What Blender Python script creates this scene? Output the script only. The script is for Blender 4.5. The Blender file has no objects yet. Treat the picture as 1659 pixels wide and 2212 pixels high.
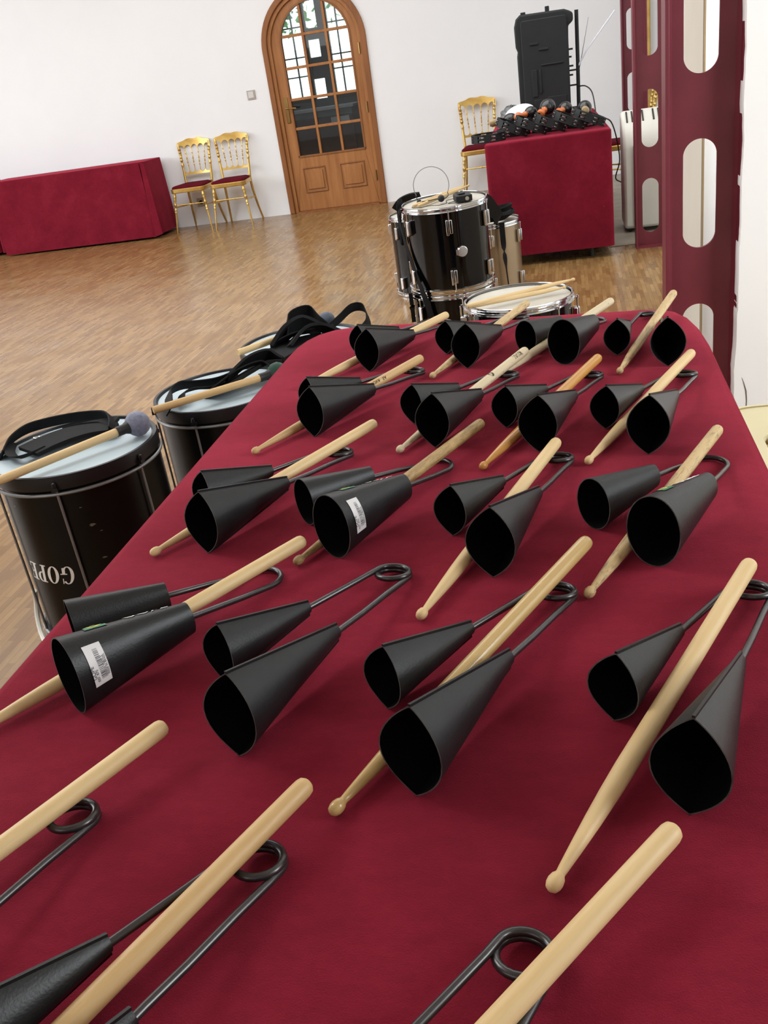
import bpy, math, random
from mathutils import Vector, Matrix, Quaternion
random.seed(7)
PI = math.pi
S = bpy.context.scene
C = bpy.context.collection

# ------------------------------------------------------------------ camera, world, lights, exposure
FPX = 1964.41
cam_d = bpy.data.cameras.new('camera'); cam = bpy.data.objects.new('camera', cam_d); C.objects.link(cam)
cam_d.sensor_fit = 'VERTICAL'; cam_d.sensor_height = 24.0; cam_d.lens = 24.0 * FPX / 2212.0
cam_d.clip_start = 0.02; cam_d.clip_end = 60
cr = Vector((0.97551796, 0.17161357, -0.13752637)); cu = Vector((0.04616912, 0.45159985, 0.89102525)); cf = Vector((-0.21501891, 0.8755606, -0.43262051))
cam.matrix_world = Matrix(((cr.x, cu.x, -cf.x, 0), (cr.y, cu.y, -cf.y, 0), (cr.z, cu.z, -cf.z, 1.23), (0, 0, 0, 1)))
S.camera = cam

S.view_settings.view_transform = 'Standard'; S.view_settings.look = 'None'
S.view_settings.gamma = 1.0; S.view_settings.use_curve_mapping = False
S.view_settings.exposure = 0.0

w = bpy.data.worlds.new('daylight'); S.world = w; w.use_nodes = True
w.node_tree.nodes['Background'].inputs[0].default_value = (0.93, 1.0, 0.97, 1)
w.node_tree.nodes['Background'].inputs[1].default_value = 2.2

def area(name, loc, target, sx, sy, power, col=(1, 1, 1)):
    l = bpy.data.lights.new(name, 'AREA'); l.shape = 'RECTANGLE'; l.size = sx; l.size_y = sy; l.energy = power; l.color = col
    o = bpy.data.objects.new(name, l); C.objects.link(o); o.location = loc
    o.rotation_euler = (Vector(target) - Vector(loc)).to_track_quat('-Z', 'Y').to_euler()
    return o
area('daylight_left_windows', (-8.6, 4.6, 2.3), (0, 4.6, 0.7), 7.0, 1.8, 265, (0.96, 1.0, 1.05))
area('daylight_rear_windows', (-3.6, -2.6, 2.6), (-2.6, 6, 1.2), 4.5, 1.4, 30, (1.0, 1.0, 0.99))
area('daylight_right_window', (3.1, 0.9, 1.9), (0.9, 3.0, 1.0), 1.6, 1.6, 125, (0.96, 1.0, 1.03))
area('ceiling_light_front', (-2.2, 6.4, 3.5), (-2.2, 6.6, 0), 6.0, 4.6, 285, (0.97, 1.0, 1.03))
area('ceiling_light_near', (-2.6, 1.9, 3.5), (-0.2, 1.0, 0.7), 1.6, 2.0, 112, (0.98, 1.0, 1.0))
area('niche_fill_light', (1.05, 3.22, 1.4), (0.45, 3.5, 0.9), 0.2, 2.2, 15, (0.98, 1.0, 1.0))  # fill lamp added inside the niche to brighten the pier front

# ------------------------------------------------------------------ materials
def srgb(r, g, b):
    f = lambda c: (c / 255.0) / 12.92 if c / 255.0 <= 0.04045 else (((c / 255.0) + 0.055) / 1.055) ** 2.4
    return (f(r), f(g), f(b), 1)

def base_mat(name, rough=0.5, metal=0.0, spec=0.5, coat=0.0, sheen=0.0):
    m = bpy.data.materials.new(name); m.use_nodes = True
    nt = m.node_tree; b = nt.nodes['Principled BSDF']
    b.inputs['Roughness'].default_value = rough; b.inputs['Metallic'].default_value = metal
    b.inputs['Specular IOR Level'].default_value = spec
    b.inputs['Coat Weight'].default_value = coat; b.inputs['Coat Roughness'].default_value = 0.08
    b.inputs['Sheen Weight'].default_value = sheen
    return m, nt, b

def tex(nt, scale=(1, 1, 1), coord='Object'):
    tc = nt.nodes.new('ShaderNodeTexCoord'); mp = nt.nodes.new('ShaderNodeMapping')
    mp.inputs['Scale'].default_value = scale
    nt.links.new(tc.outputs[coord], mp.inputs['Vector'])
    return mp.outputs['Vector']

def noise(nt, vec, scale, detail=3, rough=0.5):
    n = nt.nodes.new('ShaderNodeTexNoise'); n.inputs['Scale'].default_value = scale; n.inputs['Detail'].default_value = detail
    n.inputs['Roughness'].default_value = rough
    nt.links.new(vec, n.inputs['Vector']); return n.outputs['Fac']

def ramp(nt, fac, stops):
    r = nt.nodes.new('ShaderNodeValToRGB'); e = r.color_ramp.elements
    while len(e) > 1: e.remove(e[0])
    e[0].position = stops[0][0]; e[0].color = stops[0][1]
    for p, c in stops[1:]:
        k = e.new(p); k.color = c
    nt.links.new(fac, r.inputs['Fac']); return r.outputs['Color']

def mixc(nt, fac, a, b, mode='MIX'):
    m = nt.nodes.new('ShaderNodeMix'); m.data_type = 'RGBA'; m.blend_type = mode
    if isinstance(fac, (int, float)): m.inputs['Factor'].default_value = fac
    else: nt.links.new(fac, m.inputs['Factor'])
    for k, v in (('A', a), ('B', b)):
        s = [i for i in m.inputs if i.name == k and i.type == 'RGBA'][0]
        if isinstance(v, tuple): s.default_value = v
        else: nt.links.new(v, s)
    return [o for o in m.outputs if o.type == 'RGBA'][0]

def bump(nt, b, h, strength=0.3, dist=0.01):
    n = nt.nodes.new('ShaderNodeBump'); n.inputs['Strength'].default_value = strength; n.inputs['Distance'].default_value = dist
    nt.links.new(h, n.inputs['Height']); nt.links.new(n.outputs['Normal'], b.inputs['Normal'])

def plain(name, col, rough=0.5, metal=0.0, spec=0.5, coat=0.0, vary=0.12, nscale=6, bmp=0.0, bscale=200, sheen=0.0):
    m, nt, b = base_mat(name, rough, metal, spec, coat, sheen)
    v = tex(nt); c = srgb(*col)
    lo = tuple(x * (1 - vary) for x in c[:3]) + (1,); hi = tuple(min(1, x * (1 + vary)) for x in c[:3]) + (1,)
    nt.links.new(ramp(nt, noise(nt, v, nscale, 4), [(0.3, lo), (0.7, hi)]), b.inputs['Base Color'])
    if bmp: bump(nt, b, noise(nt, v, bscale, 2), bmp, 0.002)
    return m

M = {}
M['wall'] = plain('white_plaster', (238, 240, 242), 0.9, spec=0.2, vary=0.02, nscale=1.4, bmp=0.12, bscale=60)
M['wall_cool'] = plain('white_painted_plaster', (246, 247, 246), 0.85, spec=0.2, vary=0.015, nscale=2, bmp=0.2, bscale=22)
M['wall_shade'] = plain('shaded_wall_tone', (196, 190, 178), 0.9, spec=0.2, vary=0.02)  # wall white toned down, shade put into the colour
M['ceiling'] = plain('ceiling_paint', (238, 234, 226), 0.9, spec=0.2, vary=0.02)
M['bell'] = plain('black_bell_paint', (23, 24, 25), 0.40, spec=0.30, vary=0.15, nscale=40, bmp=0.10, bscale=500)
M['bell_in'] = plain('black_bell_inside', (12, 12, 13), 0.9, spec=0.05, vary=0.1)
M['bell_rim'] = plain('rubbed_bell_edge', (74, 72, 70), 0.5, spec=0.4, vary=0.5, nscale=80)
M['rod'] = plain('black_lacquered_wire', (34, 31, 32), 0.28, spec=0.6, vary=0.25, nscale=60)
M['chip'] = plain('bare_worn_edge', (120, 116, 110), 0.5, metal=0.4)
M['chrome'] = plain('chrome', (205, 206, 208), 0.10, metal=1.0, vary=0.04)
M['steel'] = plain('brushed_steel', (128, 130, 132), 0.35, metal=0.55, vary=0.1)
M['blackdrum'] = plain('gloss_black_wrap', (8, 8, 10), 0.10, spec=0.35, coat=0.0, vary=0.1)
M['surdo'] = plain('black_satin_shell', (15, 15, 14), 0.30, spec=0.2, vary=0.25, nscale=10)
M['hoop'] = plain('black_hoop', (22, 22, 24), 0.4, spec=0.4)
M['head_blue'] = plain('pale_blue_drumhead', (176, 192, 200), 0.35, spec=0.4, vary=0.05, nscale=5)
M['head_white'] = plain('cloudy_white_drumhead', (190, 186, 174), 0.35, spec=0.4, vary=0.08, nscale=6)
M['strap'] = plain('black_webbing', (17, 17, 18), 0.8, spec=0.2, vary=0.3, nscale=30, bmp=0.3, bscale=700)
M['gray_felt'] = plain('grey_wool_felt', (118, 122, 140), 0.95, spec=0.1, vary=0.25, nscale=90, bmp=0.8, bscale=300, sheen=0.3)
M['slate_felt'] = plain('slate_grey_felt', (88, 96, 108), 0.9, spec=0.1, vary=0.2, nscale=40, bmp=0.5, bscale=200, sheen=0.2)
M['green_felt'] = plain('dark_green_felt', (38, 66, 54), 0.9, spec=0.15, vary=0.2, nscale=40, bmp=0.5, bscale=200, sheen=0.2)
M['rubber'] = plain('black_rubber_sleeve', (28, 30, 31), 0.5, spec=0.4)
M['redpaint'] = plain('dark_red_gloss_paint', (112, 42, 54), 0.38, spec=0.45, vary=0.10, nscale=7, bmp=0.05, bscale=40)
M['plastic_black'] = plain('black_moulded_plastic', (24, 27, 29), 0.6, spec=0.35, vary=0.12, nscale=12, bmp=0.1, bscale=300)
M['jingle'] = plain('jingle_metal', (215, 215, 212), 0.2, metal=1.0, vary=0.05)
M['orange_wood'] = plain('orange_varnished_wood', (198, 104, 46), 0.3, spec=0.5, coat=0.3)
M['tan_wood'] = plain('tan_varnished_wood', (160, 138, 100), 0.35, spec=0.5, coat=0.2)
M['maraca'] = plain('black_gloss_gourd', (26, 27, 30), 0.22, spec=0.6, vary=0.1)
M['paper'] = plain('pale_paper', (222, 226, 234), 0.8, spec=0.2, vary=0.03)
M['graybag'] = plain('crumpled_grey_plastic', (112, 114, 116), 0.4, spec=0.5, vary=0.5, nscale=25, bmp=0.8, bscale=60)
M['cable'] = plain('black_cable', (30, 28, 27), 0.5)
M['brass'] = plain('aged_brass', (150, 122, 74), 0.32, metal=0.9, vary=0.2)
M['switch'] = plain('grey_beige_switch', (176, 168, 160), 0.5)
M['sticker'] = plain('white_sticker', (206, 204, 204), 0.5, vary=0.02)
M['ink'] = plain('black_ink', (28, 24, 26), 0.6, vary=0.05)
M['whiteink'] = plain('white_print', (244, 244, 240), 0.5, vary=0.03)
M['green_ink'] = plain('green_print', (40, 118, 84), 0.4)
M['yellow_ink'] = plain('yellow_print', (196, 196, 92), 0.4)
M['burnt'] = plain('burnt_brand_mark', (40, 30, 16), 0.7)
M['ac'] = plain('off_white_appliance_plastic', (216, 214, 204), 0.45, spec=0.4, vary=0.05)
M['cream'] = plain('cream_plastic', (226, 218, 178), 0.4, spec=0.45, vary=0.04)
M['darkgap'] = plain('dark_table_leg', (40, 36, 34), 0.6)
M['dark_room'] = plain('blue_grey_room_paint', (128, 150, 160), 0.8)
M['dark_wood'] = plain('dark_red_brown_cloth', (58, 30, 34), 0.5)
M['leaf'] = plain('green_leaves', (70, 140, 60), 0.6, vary=0.4, nscale=3)
M['silverbrown'] = plain('champagne_metallic_wrap', (158, 138, 112), 0.3, metal=0.65, coat=0.3, vary=0.10, nscale=4)
M['stone'] = plain('grey_worn_floor', (150, 142, 126), 0.5, vary=0.22, nscale=5)
M['white_rope'] = plain('white_cord', (226, 224, 214), 0.8)
M['winframe'] = plain('dark_window_frame', (62, 72, 76), 0.5)

# gold
m, nt, b = base_mat('gilded_wood', 0.30, 0.75, 0.5)
v = tex(nt); nt.links.new(ramp(nt, noise(nt, v, 9, 4), [(0.3, srgb(190, 150, 78)), (0.7, srgb(222, 190, 114))]), b.inputs['Base Color']); M['gold'] = m

# cloth
m, nt, b = base_mat('burgundy_felt_cloth', 0.95, 0, 0.08, 0, 0.52)
b.inputs['Sheen Tint'].default_value = srgb(220, 84, 106); b.inputs['Sheen Roughness'].default_value = 0.5
v = tex(nt)
a1 = ramp(nt, noise(nt, v, 5, 5, 0.6), [(0.32, srgb(101, 19, 34)), (0.5, srgb(112, 22, 39)), (0.68, srgb(121, 28, 45))])
v2 = tex(nt, (4, 8, 4)); a2 = ramp(nt, noise(nt, v2, 9, 5, 0.8), [(0.3, (0.84, 0.84, 0.84, 1)), (0.7, (1.10, 1.10, 1.10, 1))])
col = mixc(nt, 1.0, a1, a2, 'MULTIPLY')
sp = nt.nodes.new('ShaderNodeTexVoronoi'); sp.inputs['Scale'].default_value = 9; nt.links.new(v, sp.inputs['Vector'])
fl = ramp(nt, sp.outputs['Distance'], [(0.0, (1, 1, 1, 1)), (0.022, (0, 0, 0, 1))])
col = mixc(nt, fl, col, srgb(196, 120, 128))
nt.links.new(col, b.inputs['Base Color'])
h = nt.nodes.new('ShaderNodeMath'); h.operation = 'ADD'
nt.links.new(noise(nt, v, 900, 2), h.inputs[0]); lw = nt.nodes.new('ShaderNodeMath'); lw.operation = 'MULTIPLY'; lw.inputs[1].default_value = 3.0; nt.links.new(noise(nt, v, 7, 4), lw.inputs[0]); nt.links.new(lw.outputs[0], h.inputs[1])
bump(nt, b, h.outputs[0], 0.22, 0.004); M['cloth'] = m
M['velvet'] = plain('dark_red_velvet', (92, 20, 34), 0.9, spec=0.05, vary=0.15)

# parquet: short narrow oak strips running along Y
m, nt, b = base_mat('strip_parquet', 0.30, 0, 0.45)
tc = nt.nodes.new('ShaderNodeTexCoord'); mp = nt.nodes.new('ShaderNodeMapping'); mp.inputs['Rotation'].default_value = (0, 0, PI / 2)
nt.links.new(tc.outputs['Object'], mp.inputs['Vector'])
def brick(c1, c2, off):
    k = nt.nodes.new('ShaderNodeTexBrick'); k.offset = off; k.inputs['Scale'].default_value = 1.0
    k.inputs['Brick Width'].default_value = 0.165; k.inputs['Row Height'].default_value = 0.021
    k.inputs['Mortar Size'].default_value = 0.0006; k.inputs['Bias'].default_value = 0.0
    k.inputs['Color1'].default_value = c1; k.inputs['Color2'].default_value = c2; k.inputs['Mortar'].default_value = srgb(112, 82, 52)
    nt.links.new(mp.outputs['Vector'], k.inputs['Vector']); return k.outputs['Color']
k1 = brick(srgb(124, 91, 54), srgb(155, 122, 78), 0.37)
mp2 = nt.nodes.new('ShaderNodeMapping'); mp2.inputs['Scale'].default_value = (40, 3, 1); nt.links.new(tc.outputs['Object'], mp2.inputs['Vector'])
g = ramp(nt, noise(nt, mp2.outputs['Vector'], 2, 3), [(0.3, (0.86, 0.86, 0.86, 1)), (0.7, (1.08, 1.08, 1.08, 1))])
g2 = ramp(nt, noise(nt, tc.outputs['Object'], 0.7, 3), [(0.3, (0.92, 0.90, 0.88, 1)), (0.7, (1.06, 1.06, 1.06, 1))])
nt.links.new(mixc(nt, 1.0, mixc(nt, 1.0, k1, g, 'MULTIPLY'), g2, 'MULTIPLY'), b.inputs['Base Color'])
nt.links.new(ramp(nt, noise(nt, tc.outputs['Object'], 3, 3), [(0.3, (0.20, 0.20, 0.20, 1)), (0.7, (0.32, 0.32, 0.32, 1))]), b.inputs['Roughness'])
bump(nt, b, k1, 0.02, 0.001); M['parquet'] = m

def wood(name, lo, hi, grain=(3, 60, 60), rough=0.45, dirt=0.0, dirtcol=(96, 78, 52), coat=0.0):
    m, nt, b = base_mat(name, rough, 0, 0.35, coat)
    v = tex(nt, grain)
    c = ramp(nt, noise(nt, v, 1.6, 4, 0.6), [(0.3, srgb(*lo)), (0.7, srgb(*hi))])
    if dirt:
        v2 = tex(nt, (14, 60, 60)); f = ramp(nt, noise(nt, v2, 3.2, 5, 0.75), [(0.62 - dirt, (0, 0, 0, 1)), (0.74, (1, 1, 1, 1))])
        c = mixc(nt, f, c, srgb(*dirtcol))
    nt.links.new(c, b.inputs['Base Color']); bump(nt, b, noise(nt, v, 5, 3), 0.06, 0.001)
    return m
M['stick'] = wood('maple_stick', (198, 168, 118), (214, 188, 140))
M['stick_worn'] = wood('worn_maple_stick', (183, 154, 106), (199, 174, 127), dirt=0.12)
M['stick_dirty'] = wood('grey_worn_stick', (158, 127, 82), (180, 151, 100), dirt=0.2, dirtcol=(104, 84, 52))
M['stick_honey'] = wood('honey_stick', (180, 144, 93), (196, 165, 117))
M['stick_orange'] = wood('orange_varnished_stick', (176, 120, 59), (194, 144, 77), rough=0.25)
M['stick_pale'] = wood('pale_stick', (192, 176, 142), (205, 190, 158), dirt=0.05)
M['stick_hickory'] = wood('hickory_stick', (171, 140, 88), (199, 171, 115), grain=(2, 150, 150), rough=0.25, coat=0.2)
M['oak'] = wood('varnished_oak', (150, 98, 56), (176, 122, 74), grain=(14, 14, 1.2), rough=0.35)
M['oak_d'] = wood('varnished_oak_dark', (128, 80, 44), (150, 98, 58), grain=(14, 14, 1.2), rough=0.4)

m, nt, b = base_mat('clear_glass', 0.02); b.inputs['Transmission Weight'].default_value = 1.0; b.inputs['Base Color'].default_value = (0.9, 0.95, 0.95, 1)
b.inputs['IOR'].default_value = 1.45; M['glass'] = m

# ------------------------------------------------------------------ mesh builder
class MB:
    def __init__(s): s.v = []; s.f = []; s.mi = []; s.k = 0
    def add(s, vs, fs, mi=None):
        n = len(s.v); s.v += [tuple(p) for p in vs]; s.f += [tuple(i + n for i in f) for f in fs]
        s.mi += [s.k if mi is None else mi] * len(fs)
    def box(s, c, d, rot=None):
        hx, hy, hz = d[0] / 2, d[1] / 2, d[2] / 2
        p = [Vector((x, y, z)) for x in (-hx, hx) for y in (-hy, hy) for z in (-hz, hz)]
        if rot is not None: p = [rot @ q for q in p]
        c = Vector(c)
        s.add([c + q for q in p], [(0, 1, 3, 2), (4, 6, 7, 5), (0, 4, 5, 1), (2, 3, 7, 6), (0, 2, 6, 4), (1, 5, 7, 3)])
        return s
    def lathe(s, prof, n=32, M_=None, cap=True):
        vs = []
        for r, z in prof:
            for i in range(n):
                a = 2 * PI * i / n; p = Vector((r * math.cos(a), r * math.sin(a), z)); vs.append(M_ @ p if M_ else p)
        fs = []
        for j in range(len(prof) - 1):
            for i in range(n): fs.append((j * n + i, j * n + (i + 1) % n, (j + 1) * n + (i + 1) % n, (j + 1) * n + i))
        if cap:
            if prof[0][0] > 1e-6: fs.append(tuple(range(n - 1, -1, -1)))
            if prof[-1][0] > 1e-6: fs.append(tuple((len(prof) - 1) * n + i for i in range(n)))
        s.add(vs, fs); return s
    def tube(s, pts, r, n=10, closed=False, cap=True):
        P = [Vector(p) for p in pts]; m = len(P); rs = r if isinstance(r, (list, tuple)) else [r] * m
        t0 = (P[1] - P[0]).normalized(); nrm = t0.orthogonal().normalized(); vs = []
        prev = t0
        for i in range(m):
            if closed: t = (P[(i + 1) % m] - P[i - 1]).normalized()
            else: t = (P[min(i + 1, m - 1)] - P[max(i - 1, 0)]).normalized()
            q = prev.rotation_difference(t); nrm = (q @ nrm); nrm = (nrm - t * nrm.dot(t)).normalized(); prev = t
            bn = t.cross(nrm)
            for k in range(n):
                a = 2 * PI * k / n; vs.append(P[i] + (nrm * math.cos(a) + bn * math.sin(a)) * rs[i])
        fs = []
        for i in range(m if closed else m - 1):
            j = (i + 1) % m
            for k in range(n): fs.append((i * n + k, i * n + (k + 1) % n, j * n + (k + 1) % n, j * n + k))
        if cap and not closed: fs += [tuple(range(n - 1, -1, -1)), tuple((m - 1) * n + k for k in range(n))]
        s.add(vs, fs); return s
    def ribbon(s, pts, width, thick, rolls=0.0, closed=False):
        # flat band along pts; roll 0 = lies flat (width horizontal), pi/2 = stands on edge
        P = [Vector(p) for p in pts]; m = len(P); vs = []
        for i in range(m):
            t = (P[(i + 1) % m] - P[i - 1]) if closed else (P[min(i + 1, m - 1)] - P[max(i - 1, 0)])
            t.normalize(); side = t.cross(Vector((0, 0, 1)))
            if side.length < 1e-4: side = Vector((1, 0, 0))
            side.normalize(); up = side.cross(t)
            ro = rolls[i] if isinstance(rolls, (list, tuple)) else rolls
            wd = width[i] if isinstance(width, (list, tuple)) else width
            a = side * math.cos(ro) + up * math.sin(ro); bb = t.cross(a)
            for x, y in ((-1, -1), (1, -1), (1, 1), (-1, 1)): vs.append(P[i] + a * (x * wd / 2) + bb * (y * thick / 2))
        fs = []
        for i in range(m if closed else m - 1):
            j = (i + 1) % m
            for k in range(4): fs.append((i * 4 + k, i * 4 + (k + 1) % 4, j * 4 + (k + 1) % 4, j * 4 + k))
        if not closed: fs += [(3, 2, 1, 0), tuple((m - 1) * 4 + k for k in range(4))]
        s.add(vs, fs); return s
    def prism(s, poly, depth, mp=lambda x, y, z: (x, y, z)):
        n = len(poly)
        s.add([mp(x, y, 0) for x, y in poly] + [mp(x, y, depth) for x, y in poly],
              [tuple(range(n - 1, -1, -1)), tuple(range(n, 2 * n))] + [(i, (i + 1) % n, n + (i + 1) % n, n + i) for i in range(n)])
        return s
    def ring(s, inner, outer, depth, mp=lambda x, y, z: (x, y, z), closed=True):
        n = len(inner)
        vs = [mp(x, y, 0) for x, y in inner] + [mp(x, y, 0) for x, y in outer] + [mp(x, y, depth) for x, y in inner] + [mp(x, y, depth) for x, y in outer]
        fs = []
        for i in range(n if closed else n - 1):
            j = (i + 1) % n
            fs += [(i, j, n + j, n + i), (2 * n + i, 3 * n + i, 3 * n + j, 2 * n + j), (i, 2 * n + i, 2 * n + j, j), (n + i, n + j, 3 * n + j, 3 * n + i)]
        if not closed: fs += [(0, n, 3 * n, 2 * n), (n - 1, 3 * n - 1, 4 * n - 1, 2 * n - 1)]
        s.add(vs, fs); return s
    def build(s, name, mats, parent=None, bevel=0, subd=0, angle=35, loc=None):
        me = bpy.data.meshes.new(name); me.from_pydata(s.v, [], s.f); me.validate()
        if not isinstance(mats, (list, tuple)): mats = [mats]
        for mm in mats: me.materials.append(mm)
        if len(mats) > 1 and len(me.polygons) == len(s.mi):
            for p, i in zip(me.polygons, s.mi): p.material_index = i
        import bmesh
        bm = bmesh.new(); bm.from_mesh(me); bmesh.ops.recalc_face_normals(bm, faces=bm.faces); bm.to_mesh(me); bm.free()
        for p in me.polygons: p.use_smooth = True
        me.set_sharp_from_angle(angle=math.radians(angle))
        o = bpy.data.objects.new(name, me); C.objects.link(o)
        if parent: o.parent = parent
        if loc is not None: o.location = loc
        if bevel:
            bv = o.modifiers.new('bevel', 'BEVEL'); bv.width = bevel; bv.segments = 2; bv.limit_method = 'ANGLE'; bv.angle_limit = math.radians(50)
        if subd:
            sb = o.modifiers.new('sub', 'SUBSURF'); sb.levels = subd; sb.render_levels = subd
        return o

def tag(o, label, cat, group=None, kind=None):
    if label: o['label'] = label
    if cat: o['category'] = cat
    if group: o['group'] = group
    if kind: o['kind'] = kind
    return o
def thing(name, label, cat, loc=(0, 0, 0), rz=0.0, group=None, kind=None):
    o = bpy.data.objects.new(name, None); C.objects.link(o); o.location = loc; o.rotation_euler = (0, 0, rz); o.empty_display_size = 0.05
    return tag(o, label, cat, group, kind)
def struct(o): o['kind'] = 'structure'; return o
def kids(o): return [c for c in C.objects if c.parent == o]
def dup(o, parent=None):
    c = o.copy(); C.objects.link(c)
    if parent: c.parent = parent
    for ch in kids(o): dup(ch, c)
    return c
def smooth_path(pts, sub=6, closed=False):
    P = [Vector(p) for p in pts]; n = len(P); out = []
    rng = range(n if closed else n - 1)
    for i in rng:
        p0 = P[(i - 1) % n] if (closed or i > 0) else P[0]; p1 = P[i]; p2 = P[(i + 1) % n]
        p3 = P[(i + 2) % n] if (closed or i + 2 < n) else P[-1]
        for k in range(sub):
            t = k / sub
            out.append(0.5 * ((2 * p1) + (-p0 + p2) * t + (2 * p0 - 5 * p1 + 4 * p2 - p3) * t * t + (-p0 + 3 * p1 - 3 * p2 + p3) * t ** 3))
    if not closed: out.append(P[-1])
    return out
def text_polys(txt, size):
    cu_ = bpy.data.curves.new('t', 'FONT'); cu_.body = txt; cu_.size = size; cu_.resolution_u = 3
    o = bpy.data.objects.new('t', cu_); C.objects.link(o)
    me = bpy.data.meshes.new_from_object(o)
    vs = [tuple(v.co) for v in me.vertices]; fs = [tuple(p.vertices) for p in me.polygons]
    bpy.data.objects.remove(o); bpy.data.curves.remove(cu_); bpy.data.meshes.remove(me)
    return vs, fs

# ------------------------------------------------------------------ room
FAR = 9.77
struct(MB().box((-3.0, 3.4, -0.05), (13, 13.1, 0.1)).build('floor', M['parquet']))
o = struct(MB().box((0.72, 7.98, 0.002), (0.96, 3.5, 0.004)).build('floor', M['stone']))
struct(MB().box((-3.0, 5.3, 3.6), (13, 17, 0.1)).build('ceiling', M['ceiling']))
# far wall with the arched opening
DX, DR, DZ = -2.38, 0.525, 1.56
wb = MB(); fm = lambda x, y, z: (x, FAR + z, y)
N = 32
wb.prism([(-9.5, 0), (DX - DR, 0), (DX - DR, 3.6), (-9.5, 3.6)], 0.2, fm)
wb.prism([(DX + DR, 0), (1.3, 0), (1.3, 3.6), (DX + DR, 3.6)], 0.2, fm)
inn = []; out = []
for i in range(N + 1):
    a = PI * i / N; x, z = math.cos(a), math.sin(a)
    inn.append((DX + DR * x, DZ + DR * z))
    out.append((DX + DR * x, 3.6))
out = [(DX + DR * math.cos(PI * i / N), 3.6) for i in range(N + 1)]
wb.ring(inn, out, 0.2, fm, closed=False)
struct(wb.build('wall_far', M['wall'], angle=30))
struct(MB().box((-9.5, 3.4, 1.8), (0.2, 13.1, 3.6)).build('wall_left', M['wall']))
struct(MB().box((-3.0, -3.1, 1.8), (13, 0.2, 3.6)).build('wall_rear', M['wall']))
struct(MB().box((1.25, 7.95, 1.8), (0.1, 3.7, 3.6)).build('wall_alcove', M['wall']))
# near right wall: plaster face meeting the steel column with a ragged edge
edge = [(0.503, 3.6), (0.503, 2.4), (0.505, 1.6), (0.500, 1.3), (0.505, 1.15), (0.502, 1.0), (0.506, 0.9), (0.503, 0.78), (0.505, 0.66), (0.502, 0.58), (0.503, 0.42), (0.504, 0.40), (0.501, 0.39), (0.502, 0.30), (0.497, 0.20), (0.499, 0.12), (0.505, 0.05), (0.504, 0.0)]
fine = []
for (x0, z0), (x1, z1) in zip(edge[:-1], edge[1:]):
    for k in range(5):
        t = k / 5; fine.append((x0 + (x1 - x0) * t + random.uniform(-0.0006, 0.0006), z0 + (z1 - z0) * t))
fine.append(edge[-1])
nw = MB(); nw.prism([(3.5, 3.6)] + fine + [(3.5, 0.0)], 0.07, lambda x, y, z: (x, 3.0 + z, y))
rw = struct(nw.build('wall_right', M['wall_cool']))
ck = MB(); ck.tube([(0.522, 2.9995, 0.175), (0.528, 2.9995, 0.158), (0.536, 2.9995, 0.129), (0.539, 2.9995, 0.095), (0.537, 2.9995, 0.03)], [0.0004, 0.0012, 0.0020, 0.0016, 0.0010], 6)
ck.build('plaster_crack', M['chip'], rw)
struct(MB().box((0.88, 4.05, 1.8), (0.84, 1.1, 3.6)).build('wall_pier', M['wall_cool']))
struct(MB().box((0.457, 4.05, 1.8), (0.008, 1.09, 3.6)).build('wall_pier', M['wall_shade']))  # thin skin on the pier's left face, coloured as if in shade
struct(MB().box((0.4575, 3.496, 1.8), (0.005, 0.010, 3.6)).build('trim_1', M['tan_wood']))
struct(MB().box((3.4, 0.0, 1.8), (0.1, 6.0, 3.6)).build('wall_side', M['wall']))
struct(MB().box((1.35, 3.3, 1.8), (0.1, 0.5, 3.6)).build('wall_niche', M['wall_cool']))

# ------------------------------------------------------------------ arched glazed door
d = thing('door_1', None, None, (DX, FAR, 0)); d['kind'] = 'structure'
dm = lambda y0: (lambda x, y, z: (x, y0 + z, y))
def arch(r, zb, n=N, zc=DZ):
    return [(r, zb)] + [(r * math.cos(PI * i / n), zc + r * math.sin(PI * i / n)) for i in range(n + 1)] + [(-r, zb)]
MB().ring(arch(0.475, 0), arch(0.528, 0), 0.16, dm(-0.022), closed=False).build('door_frame', M['oak_d'], d, bevel=0.006)
MB().ring(arch(0.440, 0.0), arch(0.476, 0), 0.12, dm(0.005), closed=False).build('door_stop', M['oak'], d, bevel=0.004)
GR, GX, GZ = 0.3425, 0.012, 1.594
def glas(r, zb): return [(GX + r, zb)] + [(GX + r * math.cos(PI * i / N), GZ + r * math.sin(PI * i / N)) for i in range(N + 1)] + [(GX - r, zb)]
lf = MB()
lf.ring(glas(GR, 0.555), arch(0.440, 0.012), 0.045, dm(0.03), closed=False)
lf.prism([(-0.44, 0.012), (0.44, 0.012), (0.3545, 0.555), (-0.3305, 0.555)], 0.045, dm(0.03))
lf.build('door_leaf', M['oak'], d, bevel=0.004)
ob = MB(); ob.ring(glas(GR, 0.557), glas(GR + 0.016, 0.541), 0.02, dm(0.02), closed=False); ob.box((GX, 0.03, 0.549), (0.72, 0.02, 0.016))
ob.build('glazing_bead', M['oak_d'], d)
for z in (0.815, 1.09, 1.375, 1.66):
    hw = GR if z < GZ else math.sqrt(GR ** 2 - (z - GZ) ** 2)
    MB().box((GX, 0.045, z), (2 * hw, 0.034, 0.026)).build('glazing_bar', M['oak'], d, bevel=0.004)
for x in (-0.106, 0.13):
    zt = GZ + math.sqrt(GR ** 2 - (x - GX) ** 2)
    MB().box((x, 0.045, (0.555 + zt) / 2), (0.026, 0.036, zt - 0.555)).build('glazing_bar', M['oak'], d, bevel=0.004)
MB().prism(glas(GR, 0.555), 0.004, dm(0.05)).build('glass_pane', M['glass'], d)
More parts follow.
